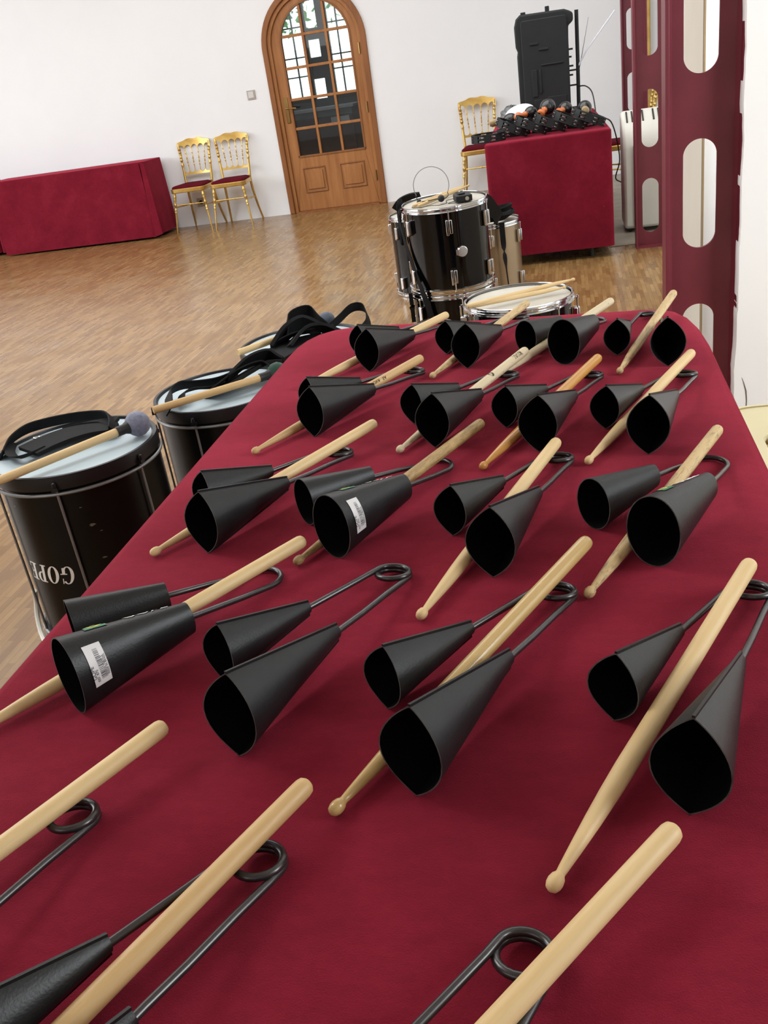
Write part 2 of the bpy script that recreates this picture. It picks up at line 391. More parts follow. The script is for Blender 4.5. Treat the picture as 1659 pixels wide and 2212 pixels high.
for x0, x1 in ((-0.329, -0.085), (0.072, 0.335)):
    pb = MB(); z0, z1 = 0.187, 0.437
    sq = lambda k: [(x0 + k, z0 + k), (x1 - k, z0 + k), (x1 - k, z1 - k), (x0 + k, z1 - k)]
    pb.ring(sq(0.012), sq(0.0), 0.012, dm(0.020))
    pb.k = 1; pb.prism(sq(0.034), 0.012, dm(0.018))
    pb.build('door_panel', [M['oak_d'], M['oak']], d, bevel=0.004)
hd = MB().box((-0.385, 0.024, 1.0), (0.038, 0.012, 0.24)).build('handle_plate', M['brass'], d, bevel=0.005)
MB().tube(smooth_path([(-0.383, 0.03, 1.02), (-0.383, -0.02, 1.02), (-0.372, -0.032, 1.02), (-0.33, -0.034, 1.018), (-0.275, -0.03, 1.012)]), 0.008, 10).build('door_handle', M['brass'], d)
for z in (0.28, 0.93, 1.46):
    MB().tube([(0.446, 0.0, z - 0.05), (0.446, 0.0, z + 0.05)], 0.009, 10).build('hinge', M['brass'], d)
struct(MB().box((DX, FAR + 0.06, 0.006), (0.9, 0.2, 0.012)).build('trim_2', M['oak_d']))

# room beyond the door
struct(MB().box((-3.0, 11.7, -0.04), (4.2, 3.4, 0.08)).build('floor', M['stone']))
struct(MB().box((-5.15, 11.7, 1.8), (0.1, 3.6, 3.6)).build('wall_back_room_left', M['dark_room']))
struct(MB().box((-0.85, 11.7, 1.8), (0.1, 3.6, 3.6)).build('wall_back_room_right', M['dark_room']))
wr = MB()
for (x0, x1, z0, z1) in [(-5.1, -0.9, 0, 1.02), (-5.1, -0.9, 2.25, 3.6), (-5.1, -3.62, 1.02, 2.25), (-3.13, -2.86, 1.70, 1.83), (-2.98, -2.86, 1.02, 2.25), (-3.14, -2.98, 1.25, 1.50), (-2.36, -0.9, 1.02, 2.25)]:
    wr.box(((x0 + x1) / 2, 12.6, (z0 + z1) / 2), (x1 - x0, 0.12, z1 - z0))
struct(wr.build('wall_back_room_far', M['dark_room']))
wn = thing('window_1', None, None, (0, 12.52, 0)); wn['kind'] = 'structure'
def bars(xs, zs, x0, x1, z0, z1):
    f = MB()
    for x in xs: f.box((x, 0, (z0 + z1) / 2), (0.016, 0.03, z1 - z0))
    for z in zs: f.box(((x0 + x1) / 2, 0, z), (x1 - x0, 0.03, 0.016))
    for x in (x0, x1): f.box((x, 0, (z0 + z1) / 2), (0.05, 0.05, z1 - z0))
    for z in (z0, z1): f.box(((x0 + x1) / 2, 0, z), (x1 - x0, 0.05, 0.05))
    return f
bars([-3.30, -3.46], [1.52, 1.30, 1.86], -3.62, -3.14, 1.02, 2.25).build('window_frame', M['winframe'], wn)
bars([-2.72, -2.54], [1.50, 1.34, 1.86], -2.86, -2.36, 1.02, 2.25).build('window_frame', M['winframe'], wn)
MB().box((-3.38, 0.03, 1.64), (0.48, 0.006, 1.22)).build('window_pane', M['glass'], wn)
MB().box((-2.61, 0.03, 1.64), (0.5, 0.006, 1.22)).build('window_pane', M['glass'], wn)
lv = MB()
for i in range(420):
    c = Vector((random.uniform(-4.2, -2.2), random.uniform(13.5, 14.3), random.uniform(1.95, 3.0) - 0.12 * random.random()))
    q = Quaternion((random.random(), random.random(), random.random(), random.random())).normalized().to_matrix(); s_ = random.uniform(0.04, 0.09)
    lv.add([c + q @ Vector(p) for p in ((-s_, 0, 0), (0, -s_ * .5, 0), (s_, 0, 0), (0, s_ * .5, 0.01))], [(0, 1, 2, 3)])
tag(lv.build('foliage', M['leaf']), 'green leaves hanging outside the window seen through the arched door', 'foliage', kind='stuff')
t = thing('side_table', 'dark cloth covered table in the room behind the glazed door', 'table', (-3.0, 11.6, 0))
MB().box((0, 0, 0.42), (1.15, 0.5, 0.84)).build('table_cover', M['dark_wood'], t, bevel=0.02)
MB().box((0, -0.02, 0.925), (1.2, 0.55, 0.03)).build('tabletop', M['paper'], t, bevel=0.005)
MB().box((0, 0.02, 0.875), (1.12, 0.45, 0.07)).build('apron', M['dark_room'], t)
for i, (x, z) in enumerate(((-3.42, 0.80), (-2.58, 0.79))):
    tag(MB().box((x, 11.33, z), (0.22, 0.012, 0.07)).build('paper_sheet', M['paper']), ('white paper hanging at the left on the dark table behind the door', 'white paper hanging at the right on the dark table behind the door')[i], 'paper')

# ------------------------------------------------------------------ wall fittings
t = thing('light_switch', 'small square grey light switch on the white wall left of the door', 'switch', (-3.105, FAR, 1.194))
MB().box((0, -0.006, 0), (0.086, 0.012, 0.086)).build('switch_plate', M['switch'], t, bevel=0.003)
MB().box((0, -0.014, 0), (0.06, 0.008, 0.06)).build('switch_rocker', M['sticker'], t, bevel=0.003)
t = thing('wall_socket', 'grey wall socket low on the white wall behind the gold chairs', 'socket', (-3.88, FAR, 0.235))
MB().box((0, -0.006, 0), (0.09, 0.012, 0.09)).build('socket_plate', M['switch'], t, bevel=0.003)
MB().lathe([(0.03, 0), (0.03, 0.004), (0.022, 0.004), (0.02, 0.0)], 20, Matrix.Translation((0, -0.012, 0)) @ Matrix.Rotation(PI / 2, 4, 'X')).build('socket_face', M['switch'], t)

# ------------------------------------------------------------------ perforated red steel columns
def slot(cx, zc, w, h, n=48):
    r = w / 2; pts = []
    for i in range(n):
        a = 2 * PI * i / n; x = r * math.cos(a); z = r * math.sin(a)
        z += (h / 2 - r) * (1 if math.sin(a) > 1e-9 else (-1 if math.sin(a) < -1e-9 else 0))
        pts.append((cx + x, zc + z))
    return pts
def column(x0, x1, hx, y, wdepth, label, ztop=3.55):
    t = thing('steel_column', label, 'column', (0, y, 0), group='perforated red steel columns')
    web = MB(); hw, hh, pitch, zb = 0.099, 0.325, 0.505, 0.085
    z = 0.0; zc = zb + hh / 2; a0 = x0 + 0.008; a1 = x1 - 0.008
    mp = lambda x, yy, zz: (x, zz - 0.005, yy)
    cells = []
    k = 0
    while zb + k * pitch + hh < ztop:
        zb_k = zb + k * pitch; lo = max(0.0, zb_k - (pitch - hh) / 2); hi = min(ztop, zb_k + hh + (pitch - hh) / 2); cells.append((lo, hi, zb_k + hh / 2)); k += 1
    for lo, hi, zcc in cells:
        inn = slot(hx, zcc, hw, hh); outp = []
        for i, (px, pz) in enumerate(inn):
            dx, dz = px - hx, pz - zcc
            if abs(dx) < 1e-9: dx = 1e-9
            # walk to the cell's rectangle
            tx = ((a1 - hx) if dx > 0 else (a0 - hx)) / dx
            tz = ((hi - zcc) if dz > 0 else (lo - zcc)) / dz if abs(dz) > 1e-9 else 1e9
            tt = min(tx, tz); outp.append((hx + dx * tt, zcc + dz * tt))
        # make sure the rectangle's corners are used
        for (cx_, cz_) in ((a0, lo), (a1, lo), (a0, hi), (a1, hi)):
            j = min(range(len(outp)), key=lambda q: (outp[q][0] - cx_) ** 2 + (outp[q][1] - cz_) ** 2); outp[j] = (cx_, cz_)
        web.ring(inn, outp, 0.010, mp)
    if cells[-1][1] < ztop: web.box(((a0 + a1) / 2, 0, (cells[-1][1] + ztop) / 2), (a1 - a0, 0.01, ztop - cells[-1][1]))
    web.build('web', M['redpaint'], t, angle=30)
    for x in (x0 + 0.006, x1 - 0.006):
        MB().box((x, 0, ztop / 2), (0.012, wdepth, ztop)).build('flange', M['redpaint'], t, bevel=0.002)
    fl_ = MB()
    for x, sgn in ((x0 + 0.012, 1), (x1 - 0.012, -1)):
        fl_.prism([(x, -0.005), (x + sgn * 0.012, -0.005), (x, -0.017)], ztop, lambda a, b_, z_: (a, b_, z_))
    fl_.build('fillet', M['redpaint'], t, angle=60)
    MB().box(((x0 + x1) / 2, 0, 0.005), (x1 - x0 + 0.0, wdepth + 0.02, 0.01)).build('base_plate', M['redpaint'], t)
    return t
column(0.288, 0.515, 0.394, 3.09, 0.12, 'nearest perforated dark red steel column, at the white wall corner behind the long table')
column(0.399, 0.615, 0.4935, 6.15, 0.12, 'middle perforated dark red steel column in front of the white appliance')
column(0.503, 0.72, 0.60, 9.2, 0.12, 'farthest perforated dark red steel column, mostly hidden by the other two')

# ------------------------------------------------------------------ cloth covered tables
def cloth_mesh(outline, zt, zb, flare=0.02, wave=0.006, nw=26, seed=0, rim=0.016, inset=0.0):
    """outline: list of (x, y) CCW; top at zt, skirt to zb."""
    rnd = random.Random(seed); n = len(outline); cx = sum(p[0] for p in outline) / n; cy = sum(p[1] for p in outline) / n
    # normals
    nor = []
    for i in range(n):
        a = Vector(outline[i - 1]); b_ = Vector(outline[(i + 1) % n]); t_ = (b_ - a).normalized(); nor.append(Vector((t_.y, -t_.x)))
    s = 0; arc = [0]
    for i in range(n): s += (Vector(outline[(i + 1) % n]) - Vector(outline[i])).length; arc.append(s)
    vs = []; fs = []; rows = []
    prof = [(-rim * 3, zt), (-rim, zt), (-rim * 0.35, zt - rim * 0.12), (0 - rim * 0.05, zt - rim * 0.5), (0, zt - rim)]
    for k in range(1, 9): prof.append((None, k / 8))
    for off, z in prof:
        row = []
        for i in range(n):
            p = Vector(outline[i])
            if off is None:
                f = z; zz = (zt - rim) * (1 - f) + zb * f
                ph = arc[i] * 2 * PI / 0.42
                o_ = flare * f + wave * f * (math.sin(ph + seed) + 0.6 * math.sin(ph * 2.3 + 1 + seed * 2))
                q = p + nor[i] * o_; row.append(len(vs)); vs.append((q.x, q.y, zz))
            else:
                q = p + nor[i] * off; row.append(len(vs)); vs.append((q.x, q.y, z))
        rows.append(row)
    for r in range(len(rows) - 1):
        for i in range(n): j = (i + 1) % n; fs.append((rows[r][i], rows[r][j], rows[r + 1][j], rows[r + 1][i]))
    fs.append(tuple(rows[0]))
    m_ = MB(); m_.add(vs, fs); return m_
def dense(poly, step=0.05):
    out = []
    for i in range(len(poly)):
        a = Vector(poly[i]); b_ = Vector(poly[(i + 1) % len(poly)]); k = max(1, int((b_ - a).length / step))
        for j in range(k): out.append(tuple(a + (b_ - a) * j / k))
    return out
def rounded(x0, y0, x1, y1, r, step=0.05):
    p = []
    for cx_, cy_, a0 in ((x1 - r, y0 + r, -PI / 2), (x1 - r, y1 - r, 0), (x0 + r, y1 - r, PI / 2), (x0 + r, y0 + r, PI)):
        for k in range(7): a = a0 + PI / 2 * k / 6; p.append((cx_ + r * math.cos(a), cy_ + r * math.sin(a)))
    return dense(p, step)
T = 0.742
def table_under(name, label, x0, x1, y0, y1, zt, loc0=(0, 0)):
    t = thing(name, label, 'table', ((x0 + x1) / 2, (y0 + y1) / 2, 0))
    hx, hy = (x1 - x0) / 2, (y1 - y0) / 2
    MB().box((0, 0, zt - 0.016), (2 * hx, 2 * hy, 0.03)).build('tabletop', M['darkgap'], t, bevel=0.004)
    for sx in (-1, 1):
        for sy in (-1, 1):
            MB().tube([(sx * (hx - 0.05), sy * (hy - 0.06), 0), (sx * (hx - 0.05), sy * (hy - 0.06), zt - 0.03)], 0.014, 10).build('leg', M['darkgap'], t)
    return t
# main table: corners rounded as the cloth falls
main = dense([(0.220, -0.05), (0.220, 1.05), (0.221, 1.43), (0.222, 1.58), (0.218, 1.68), (0.208, 1.75), (0.190, 1.80), (0.165, 1.825), (0.14, 1.836), (-0.04, 1.857), (-0.228, 1.876), (-0.40, 1.905), (-0.47, 1.912), (-0.515, 1.900), (-0.545, 1.872), (-0.563, 1.83), (-0.572, 1.78), (-0.574, 1.70), (-0.573, 1.0), (-0.572, -0.05)], 0.04)
cm = cloth_mesh(main, T, 0.05, 0.012, 0.005, seed=3, rim=0.014)
tag(cm.build('tablecloth', M['cloth'], angle=50), 'burgundy felt tablecloth on the long table that carries the bells and sticks', 'tablecloth')
table_under('folding_table', 'long folding table hidden under the burgundy cloth with the bells', -0.545, 0.19, 0.0, 1.79, T - 0.002)
# low cloth folds at the far left corner
# left table against the wall
lt = rounded(-6.02, 9.25, -4.20, 9.705, 0.02)
lcm = MB(); fm2 = cloth_mesh(lt, 0.742, 0.03, 0.03, 0.006, seed=5, rim=0.01)
lc = tag(fm2.build('tablecloth', M['cloth'], angle=50), 'burgundy cloth to the floor over the table at the far wall beside two gold chairs', 'tablecloth')
fp = MB()
fp.add([(-4.235, 9.236, 0.73), (-4.19, 9.232, 0.725), (-4.10, 9.085, 0.045), (-4.185, 9.085, 0.025), (-4.235, 9.246, 0.73), (-4.19, 9.242, 0.725), (-4.10, 9.10, 0.045), (-4.185, 9.10, 0.025)],
       [(0, 1, 2, 3), (7, 6, 5, 4), (0, 4, 5, 1), (1, 5, 6, 2), (2, 6, 7, 3), (3, 7, 4, 0)])
fp.build('corner_fold', M['cloth'], lc)
fq = MB(); fq.ring([(-6.0, 0.73), (-4.25, 0.73), (-4.20, 0.03), (-5.93, 0.02)], [(-6.0, 0.735), (-4.245, 0.735), (-4.195, 0.025), (-5.935, 0.015)], 0.004, lambda x, z, k: (x, 9.235 - (0.735 - z) * 0.17 + k, z))
fr = MB(); fr.add([(-6.0, 9.236, 0.733), (-4.25, 9.236, 0.733), (-4.185, 9.115, 0.022), (-5.92, 9.10, 0.015), (-6.0, 9.242, 0.733), (-4.25, 9.242, 0.733), (-4.185, 9.121, 0.022), (-5.92, 9.106, 0.015)],
       [(0, 1, 2, 3), (7, 6, 5, 4), (0, 4, 5, 1), (1, 5, 6, 2), (2, 6, 7, 3), (3, 7, 4, 0)])
fr.build('front_panel', M['cloth'], lc)
table_under('folding_table', 'folding table hidden under the burgundy cloth at the far wall', -5.98, -4.24, 9.28, 9.68, 0.735)
lt2 = rounded(-7.9, 9.27, -6.10, 9.705, 0.02)
tag(cloth_mesh(lt2, 0.742, 0.03, 0.02, 0.006, seed=8, rim=0.01).build('tablecloth', M['cloth'], angle=50), 'burgundy cloth covered table at the left edge, ending at the next table', 'tablecloth')
# right table, seen end on
rt = [(x * math.cos(0.02) - y * math.sin(0.02), x * math.sin(0.02) + y * math.cos(0.02)) for x, y in rounded(-0.375, 0, 0.375, 2.05, 0.03)]
rt = [(x - 0.115, y + 5.93) for x, y in rt]
rc = tag(cloth_mesh(rt, 0.742, 0.065, 0.0, 0.003, seed=2, rim=0.014).build('tablecloth', M['cloth'], angle=50), 'burgundy cloth over the narrow end of the table with tambourines and speaker', 'tablecloth')
cf_ = MB().ribbon(smooth_path([(0.262, 6.75, 0.70), (0.268, 6.75, 0.5), (0.275, 6.76, 0.36)]), 0.07, 0.006, 0.0)
table_under('folding_table', 'folding table hidden under the cloth with the tambourines', -0.45, 0.17, 5.97, 7.90, 0.735)

# ------------------------------------------------------------------ double bells
def bell_mesh(Mb, A, h, w_, ha, wa, pointed=True, n=44, L=14, bulge=0.004):
    Mb = Vector(Mb); A = Vector(A); Cc = Mb + Vector((0, 0, h / 2))
    e = (A - Cc).normalized(); side = e.cross(Vector((0, 0, 1))).normalized(); up = side.cross(e)
    length = (A - Cc).length
    outer = []; inner = []
    def sec(t, shrink):
        hh = (h / 2) * (1 - t) + (ha / 2) * t - shrink; ww = w_ * (1 - t) + wa * t - shrink
        pts = []
        for i in range(n):
            a = 2 * PI * i / n
            if pointed:
                y = math.cos(a) ; sg = 1 if math.sin(a) >= 0 else -1
                y = (abs(y) ** 0.85) * (1 if y >= 0 else -1)
                x = sg * (1 - y * y) ** 0.92
                if i in (0, n // 2): x = 0
            else:
                y = math.cos(a); x = math.sin(a)
            pts.append((x * ww, y * hh, x))
        return pts
    bm = MB()
    rowsO = []; rowsI = []
    for shrink, rows in ((0.0, rowsO), (0.0011, rowsI)):
        for l in range(L + 1):
            t = l / L; row = []
            if shrink and l == L: t = 0.985
            for x, y, xn in sec(t, shrink):
                off = -bulge * (abs(xn) ** 1.5) * (1 - t)
                row.append(Cc + e * (length * t + off) + side * x + up * y)
            rows.append(row)
    vs = [p for r in rowsO for p in r] + [p for r in rowsI for p in r]; fs = []; base = (L + 1) * n
    for l in range(L):
        for i in range(n):
            j = (i + 1) % n; fs.append((l * n + i, l * n + j, (l + 1) * n + j, (l + 1) * n + i))
    fo = len(fs); bm.add(vs, [], 0); bm.f += fs; bm.mi += [0] * fo
    fi = [(base + l * n + (i + 1) % n, base + l * n + i, base + (l + 1) * n + i, base + (l + 1) * n + (i + 1) % n) for l in range(L) for i in range(n)]
    bm.f += fi; bm.mi += [1] * len(fi)
    rim = [(i, base + i, base + (i + 1) % n, (i + 1) % n) for i in range(n)]; bm.f += rim; bm.mi += [2] * n
    bm.f += [tuple(L * n + i for i in range(n))]; bm.mi += [0]
    bm.f += [tuple(base + L * n + i for i in range(n))]; bm.mi += [1]
    if pointed:   # folded seam lips above and below
        for sg in (1, -1):
            p0 = Cc + up * sg * (h / 2); p1 = A + up * sg * (ha / 2)
            for off_, hgt in ((0.0, 0.0018),):
                a_ = [p0 + side * 0.0011, p0 - side * 0.0011, p1 - side * 0.0011, p1 + side * 0.0011]
                bm.k = 0
                bm.add([q - up * sg * 0.0006 for q in a_] + [q + up * sg * hgt for q in a_], [(0, 1, 2, 3), (7, 6, 5, 4), (0, 4, 5, 1), (1, 5, 6, 2), (2, 6, 7, 3), (3, 7, 4, 0)])
    return bm, (Cc, e, side, up, length)

def surf_pt(fr, h, w_, ha, wa, t, a, lift=0.0006):
    Cc, e, side, up, length = fr
    hh = (h / 2) * (1 - t) + (ha / 2) * t + lift; ww = w_ * (1 - t) + wa * t + lift
    return Cc + e * length * t + side * (math.sin(a) * ww) + up * (math.cos(a) * hh)

def tri_map(vs, fs, fn, bm):   # place flat art on a curved surface
    bm.add([fn(x, y) for x, y, *_ in vs], fs)

def seg_poly(pts, k=3):
    return pts
# type A: pointed welded bells with a coil; type B: round bells with plain bend
A_L, A_S = ((0.283, 0.0, 0.0), (0.133, 0.0098, 0.0245)), ((0.203, -0.073, 0.0), (0.098, -0.0445, 0.0205))
B_L, B_S = ((0.246, 0.0, 0.0), (0.122, 0.026, 0.034)), ((0.184, -0.082, 0.0), (0.094, -0.040, 0.028))
def bells_A():
    r = thing('double_bell', 'x', 'bell')
    m1, _ = bell_mesh(A_L[0], A_L[1], 0.079, 0.0280, 0.016, 0.0045, True)
    m1.build('large_bell', [M['bell'], M['bell_in'], M['bell_rim']], r, angle=40)
    m2, _ = bell_mesh(A_S[0], A_S[1], 0.062, 0.0230, 0.014, 0.0045, True)
    m2.build('small_bell', [M['bell'], M['bell_in'], M['bell_rim']], r, angle=40)
    rc_ = 0.0172; path = [Vector((0.104, -0.0463, 0.0208)), Vector((0.093, -0.0430, 0.0202)), Vector((0.05, -0.0305, 0.0172)), Vector((0.012, -0.0195, 0.0148))]
    for i in range(0, 37):
        a = -PI / 2 - math.radians(540) * i / 36; z = 0.0092 - 0.0064 * min(1, i / 33)
        path.append(Vector((rc_ * math.cos(a), rc_ * math.sin(a), z + 0.0042 + 0.21 * rc_ * math.cos(a))))
    path += [Vector((0.012, 0.0172, 0.0090)), Vector((0.045, 0.0150, 0.0135)), Vector((0.09, 0.0125, 0.0185)), Vector((0.124, 0.0103, 0.0234)), Vector((0.134, 0.0098, 0.0245))]
    MB().tube(path, 0.0031, 12).build('handle_wire', M['rod'], r)
    return r
def bells_B():
    r = thing('double_bell', 'x', 'bell')
    hL, wL, haL, waL = 0.078, 0.0295, 0.034, 0.0115
    m1, f1 = bell_mesh(B_L[0], B_L[1], hL, wL, haL, waL, False, bulge=0.0)
    lb = m1.build('large_bell', [M['bell'], M['bell_in'], M['bell_rim']], r, angle=40)
    m2, _ = bell_mesh(B_S[0], B_S[1], 0.061, 0.0245, 0.029, 0.010, False, bulge=0.0)
    m2.build('small_bell', [M['bell'], M['bell_in'], M['bell_rim']], r, angle=40)
    path = [Vector((0.104, -0.0450, 0.0282)), Vector((0.090, -0.0385, 0.0265))]
    path += [Vector((0.045, -0.0300, 0.0160)), Vector((0.008, -0.0240, 0.0055))]
    for i in range(0, 19):
        a = -PI / 2 - PI * i / 18; path.append(Vector((0.0235 * math.cos(a), 0.0235 * math.sin(a), 0.0040)))
    path += [Vector((0.008, 0.0236, 0.0052)), Vector((0.05, 0.0243, 0.0150)), Vector((0.118, 0.0255, 0.0325)), Vector((0.13, 0.0255, 0.0345))]
    MB().tube(path, 0.0031, 12).build('handle_wire', M['rod'], r)
    sp = lambda t, a, lift=0.0006: surf_pt(f1, hL, wL, haL, waL, t, a, lift)
    sgn = SIDE
    # barcode sticker on the flank
    st = MB(); nx, ny = 6, 14; t0, t1 = 0.10, 0.235; a0, a1 = 0.62, 1.78
    grid = [[sp(t0 + (t1 - t0) * i / nx, sgn * (a0 + (a1 - a0) * j / ny)) for j in range(ny + 1)] for i in range(nx + 1)]
    g_ = [p for row in grid for p in row]
    st.add(g_, [(i * (ny + 1) + j, i * (ny + 1) + j + 1, (i + 1) * (ny + 1) + j + 1, (i + 1) * (ny + 1) + j) for i in range(nx) for j in range(ny)])
    bc = st; bc.k = 1; rr = random.Random(4); a = a0 + 0.17
    while a < a1 - 0.15:
        wd = rr.choice((0.008, 0.014, 0.022)); tA, tB = t0 + 0.060, t0 + 0.095
        q = [sp(tA, sgn * a, 0.0010), sp(tB, sgn * a, 0.0010), sp(tB, sgn * (a + wd), 0.0010), sp(tA, sgn * (a + wd), 0.0010)]
        bc.add(q, [(0, 1, 2, 3)]); a += wd + rr.choice((0.010, 0.016, 0.026))
    def art(txt, size, tc_, ac, bm, flip=1):
        vs, fs = text_polys(txt, size)
        tri_map(vs, fs, lambda x, y: sp(tc_ - y / 0.125 * 1.0, sgn * (ac - x / 0.036), 0.0011), bm)
    art('GOPE', 0.0050, t0 + 0.022, a1 - 0.22, bc); art('REF. 870', 0.0034, t0 + 0.045, a1 - 0.12, bc)
    art('7898935 70870 3', 0.0030, t0 + 0.112, a1 - 0.16, bc); art('MADE IN BRAZIL', 0.0028, t0 + 0.128, a1 - 0.2, bc)
    sk = st.build('barcode_sticker', [M['sticker'], M['ink']], lb); sk['label'] = 'white sticker with barcode'
    # printed logo along the ridge
    vs, fs = text_polys('GOPE', 0.022); lg = MB()
    tri_map(vs, fs, lambda x, y: sp(0.50 + x / 0.125 * 0.80, sgn * (-0.42 + (0.008 - y) / 0.026), 0.0008), lg)
    lo_ = lg.build('printed_name', M['whiteink'], lb); lo_['label'] = 'white lettering on the ridge'
    fg = MB(); nx = 8
    def patch(bm, t0_, t1_, b0, b1, lift, nn=5):
        g2_ = [sp(t0_ + (t1_ - t0_) * i / nn, sgn * (b0 + (b1 - b0) * j / nn), lift) for i in range(nn + 1) for j in range(nn + 1)]
        bm.add(g2_, [(i * (nn + 1) + j, i * (nn + 1) + j + 1, (i + 1) * (nn + 1) + j + 1, (i + 1) * (nn + 1) + j) for i in range(nn) for j in range(nn)])
    fg.k = 0; patch(fg, 0.20, 0.37, -0.75, -0.02, 0.0007)
    fg.k = 1; dd = [(0.215, -0.38), (0.285, -0.08), (0.355, -0.38), (0.285, -0.69)]
    fg.add([sp(t_, sgn * a_, 0.0010) for t_, a_ in dd] + [sp(0.285, sgn * -0.38, 0.0012)], [(0, 1, 4), (1, 2, 4), (2, 3, 4), (3, 0, 4)])
    fg.k = 2; dd = [(0.285 + 0.02 * math.cos(k * PI / 6), -0.38 + 0.12 * math.sin(k * PI / 6)) for k in range(12)]
    fg.add([sp(t_, sgn * a_, 0.0016) for t_, a_ in dd], [tuple(range(12))])
    fo_ = fg.build('emblem_sticker', [M['green_ink'], M['yellow_ink'], M['whiteink']], lb); fo_['label'] = 'green and yellow emblem'
    return r
SIDE = 1
AG = [('1a', 'A', -0.2680, 1.8356, -111.1), ('1b', 'A', -0.1092, 1.8165, -106.1), ('1c', 'B', 0.0322, 1.7609, -102.5), ('1d', 'A', 0.1367, 1.7544, -88.8),
      ('2a', 'A', -0.2813, 1.5202, -114.4), ('2b', 'A', -0.1144, 1.4591, -107.9), ('2c', 'A', 0.0204, 1.4239, -105.3), ('2d', 'A', 0.1589, 1.3945, -105.1),
      ('3a', 'A', -0.3374, 1.1647, -111.6), ('3b', 'B', -0.1936, 1.1085, -110.2), ('3c', 'A', -0.0293, 1.1000, -103.4), ('3d', 'B', 0.1491, 1.0669, -109.7),
      ('4a', 'B', -0.3545, 0.8256, -116.1), ('4b', 'A', -0.2014, 0.8192, -107.3), ('4c', 'A', -0.0300, 0.7725, -110.9), ('4d', 'A', 0.1477, 0.7659, -107.5),
      ('5b', 'A', -0.2322, 0.4290, -108.5), ('5a', 'A', -0.3940, 0.4652, -103.6), ('5c', 'A', -0.0469, 0.3671, -108.0)]
BL = {'1a': 'leftmost of the farthest row of pointed black double bells, mouths overlapping',
      '1b': 'second from the left in the farthest row, pointed black double bell',
      '1c': 'round-mouthed black double bell in the farthest row, pale stick across it',
      '1d': 'farthest right black double bell, both mouths facing straight out',
      '2a': 'leftmost pointed black double bell in the second row from the far edge',
      '2b': 'pointed black double bell under the stick branded near its end',
      '2c': 'pointed black double bell under the orange varnished stick',
      '2d': 'rightmost black double bell in the second row from the far edge, shiny grey top',
      '3a': 'leftmost pointed black double bell in the middle row beside the table edge',
      '3b': 'round black double bell with barcode sticker in the middle row',
      '3c': 'pointed black double bell in the middle row between two round ones',
      '3d': 'round black double bell at the right end of the middle row',
      '4a': 'round black double bell with large barcode sticker at the left table edge',
      '4b': 'pointed black double bell with no stick on it',
      '4c': 'large pointed black double bell under the glossy grained stick',
      '4d': 'nearest black double bell at the right, mouth wide open beside a stick',
      '5a': 'black wire coil of a double bell at the lower left edge, bells out of view',
      '5b': 'black double bell at the bottom left, only small bell back and wires in view',
      '5c': 'black double bell at the bottom right, only its coil and wire in view'}
pA = pB = None; placed = {}
for k, ty, x, y, a in AG:
    if ty == 'A':
        if pA is None: pA = bells_A(); o = pA
        else: o = dup(pA)
    else:
        if pB is None: pB = bells_B(); o = pB
        else: o = dup(pB)
    o.location = (x, y, T); o.rotation_euler = (0, 0, math.radians(a))
    o['label'] = BL[k]; o['category'] = 'bell'; o['group'] = 'black double bells on the burgundy cloth'
    placed[k] = o
def drop(o):
    for c_ in list(kids(o)): drop(c_)
    bpy.data.objects.remove(o)
for k, names in (('1c', ('barcode_sticker', 'printed_name', 'emblem_sticker')), ('3d', ('barcode_sticker',))):
    for ch_ in kids(placed[k]):
        for g_ in list(kids(ch_)):
            if g_.name.split('.')[0] in names: drop(g_)

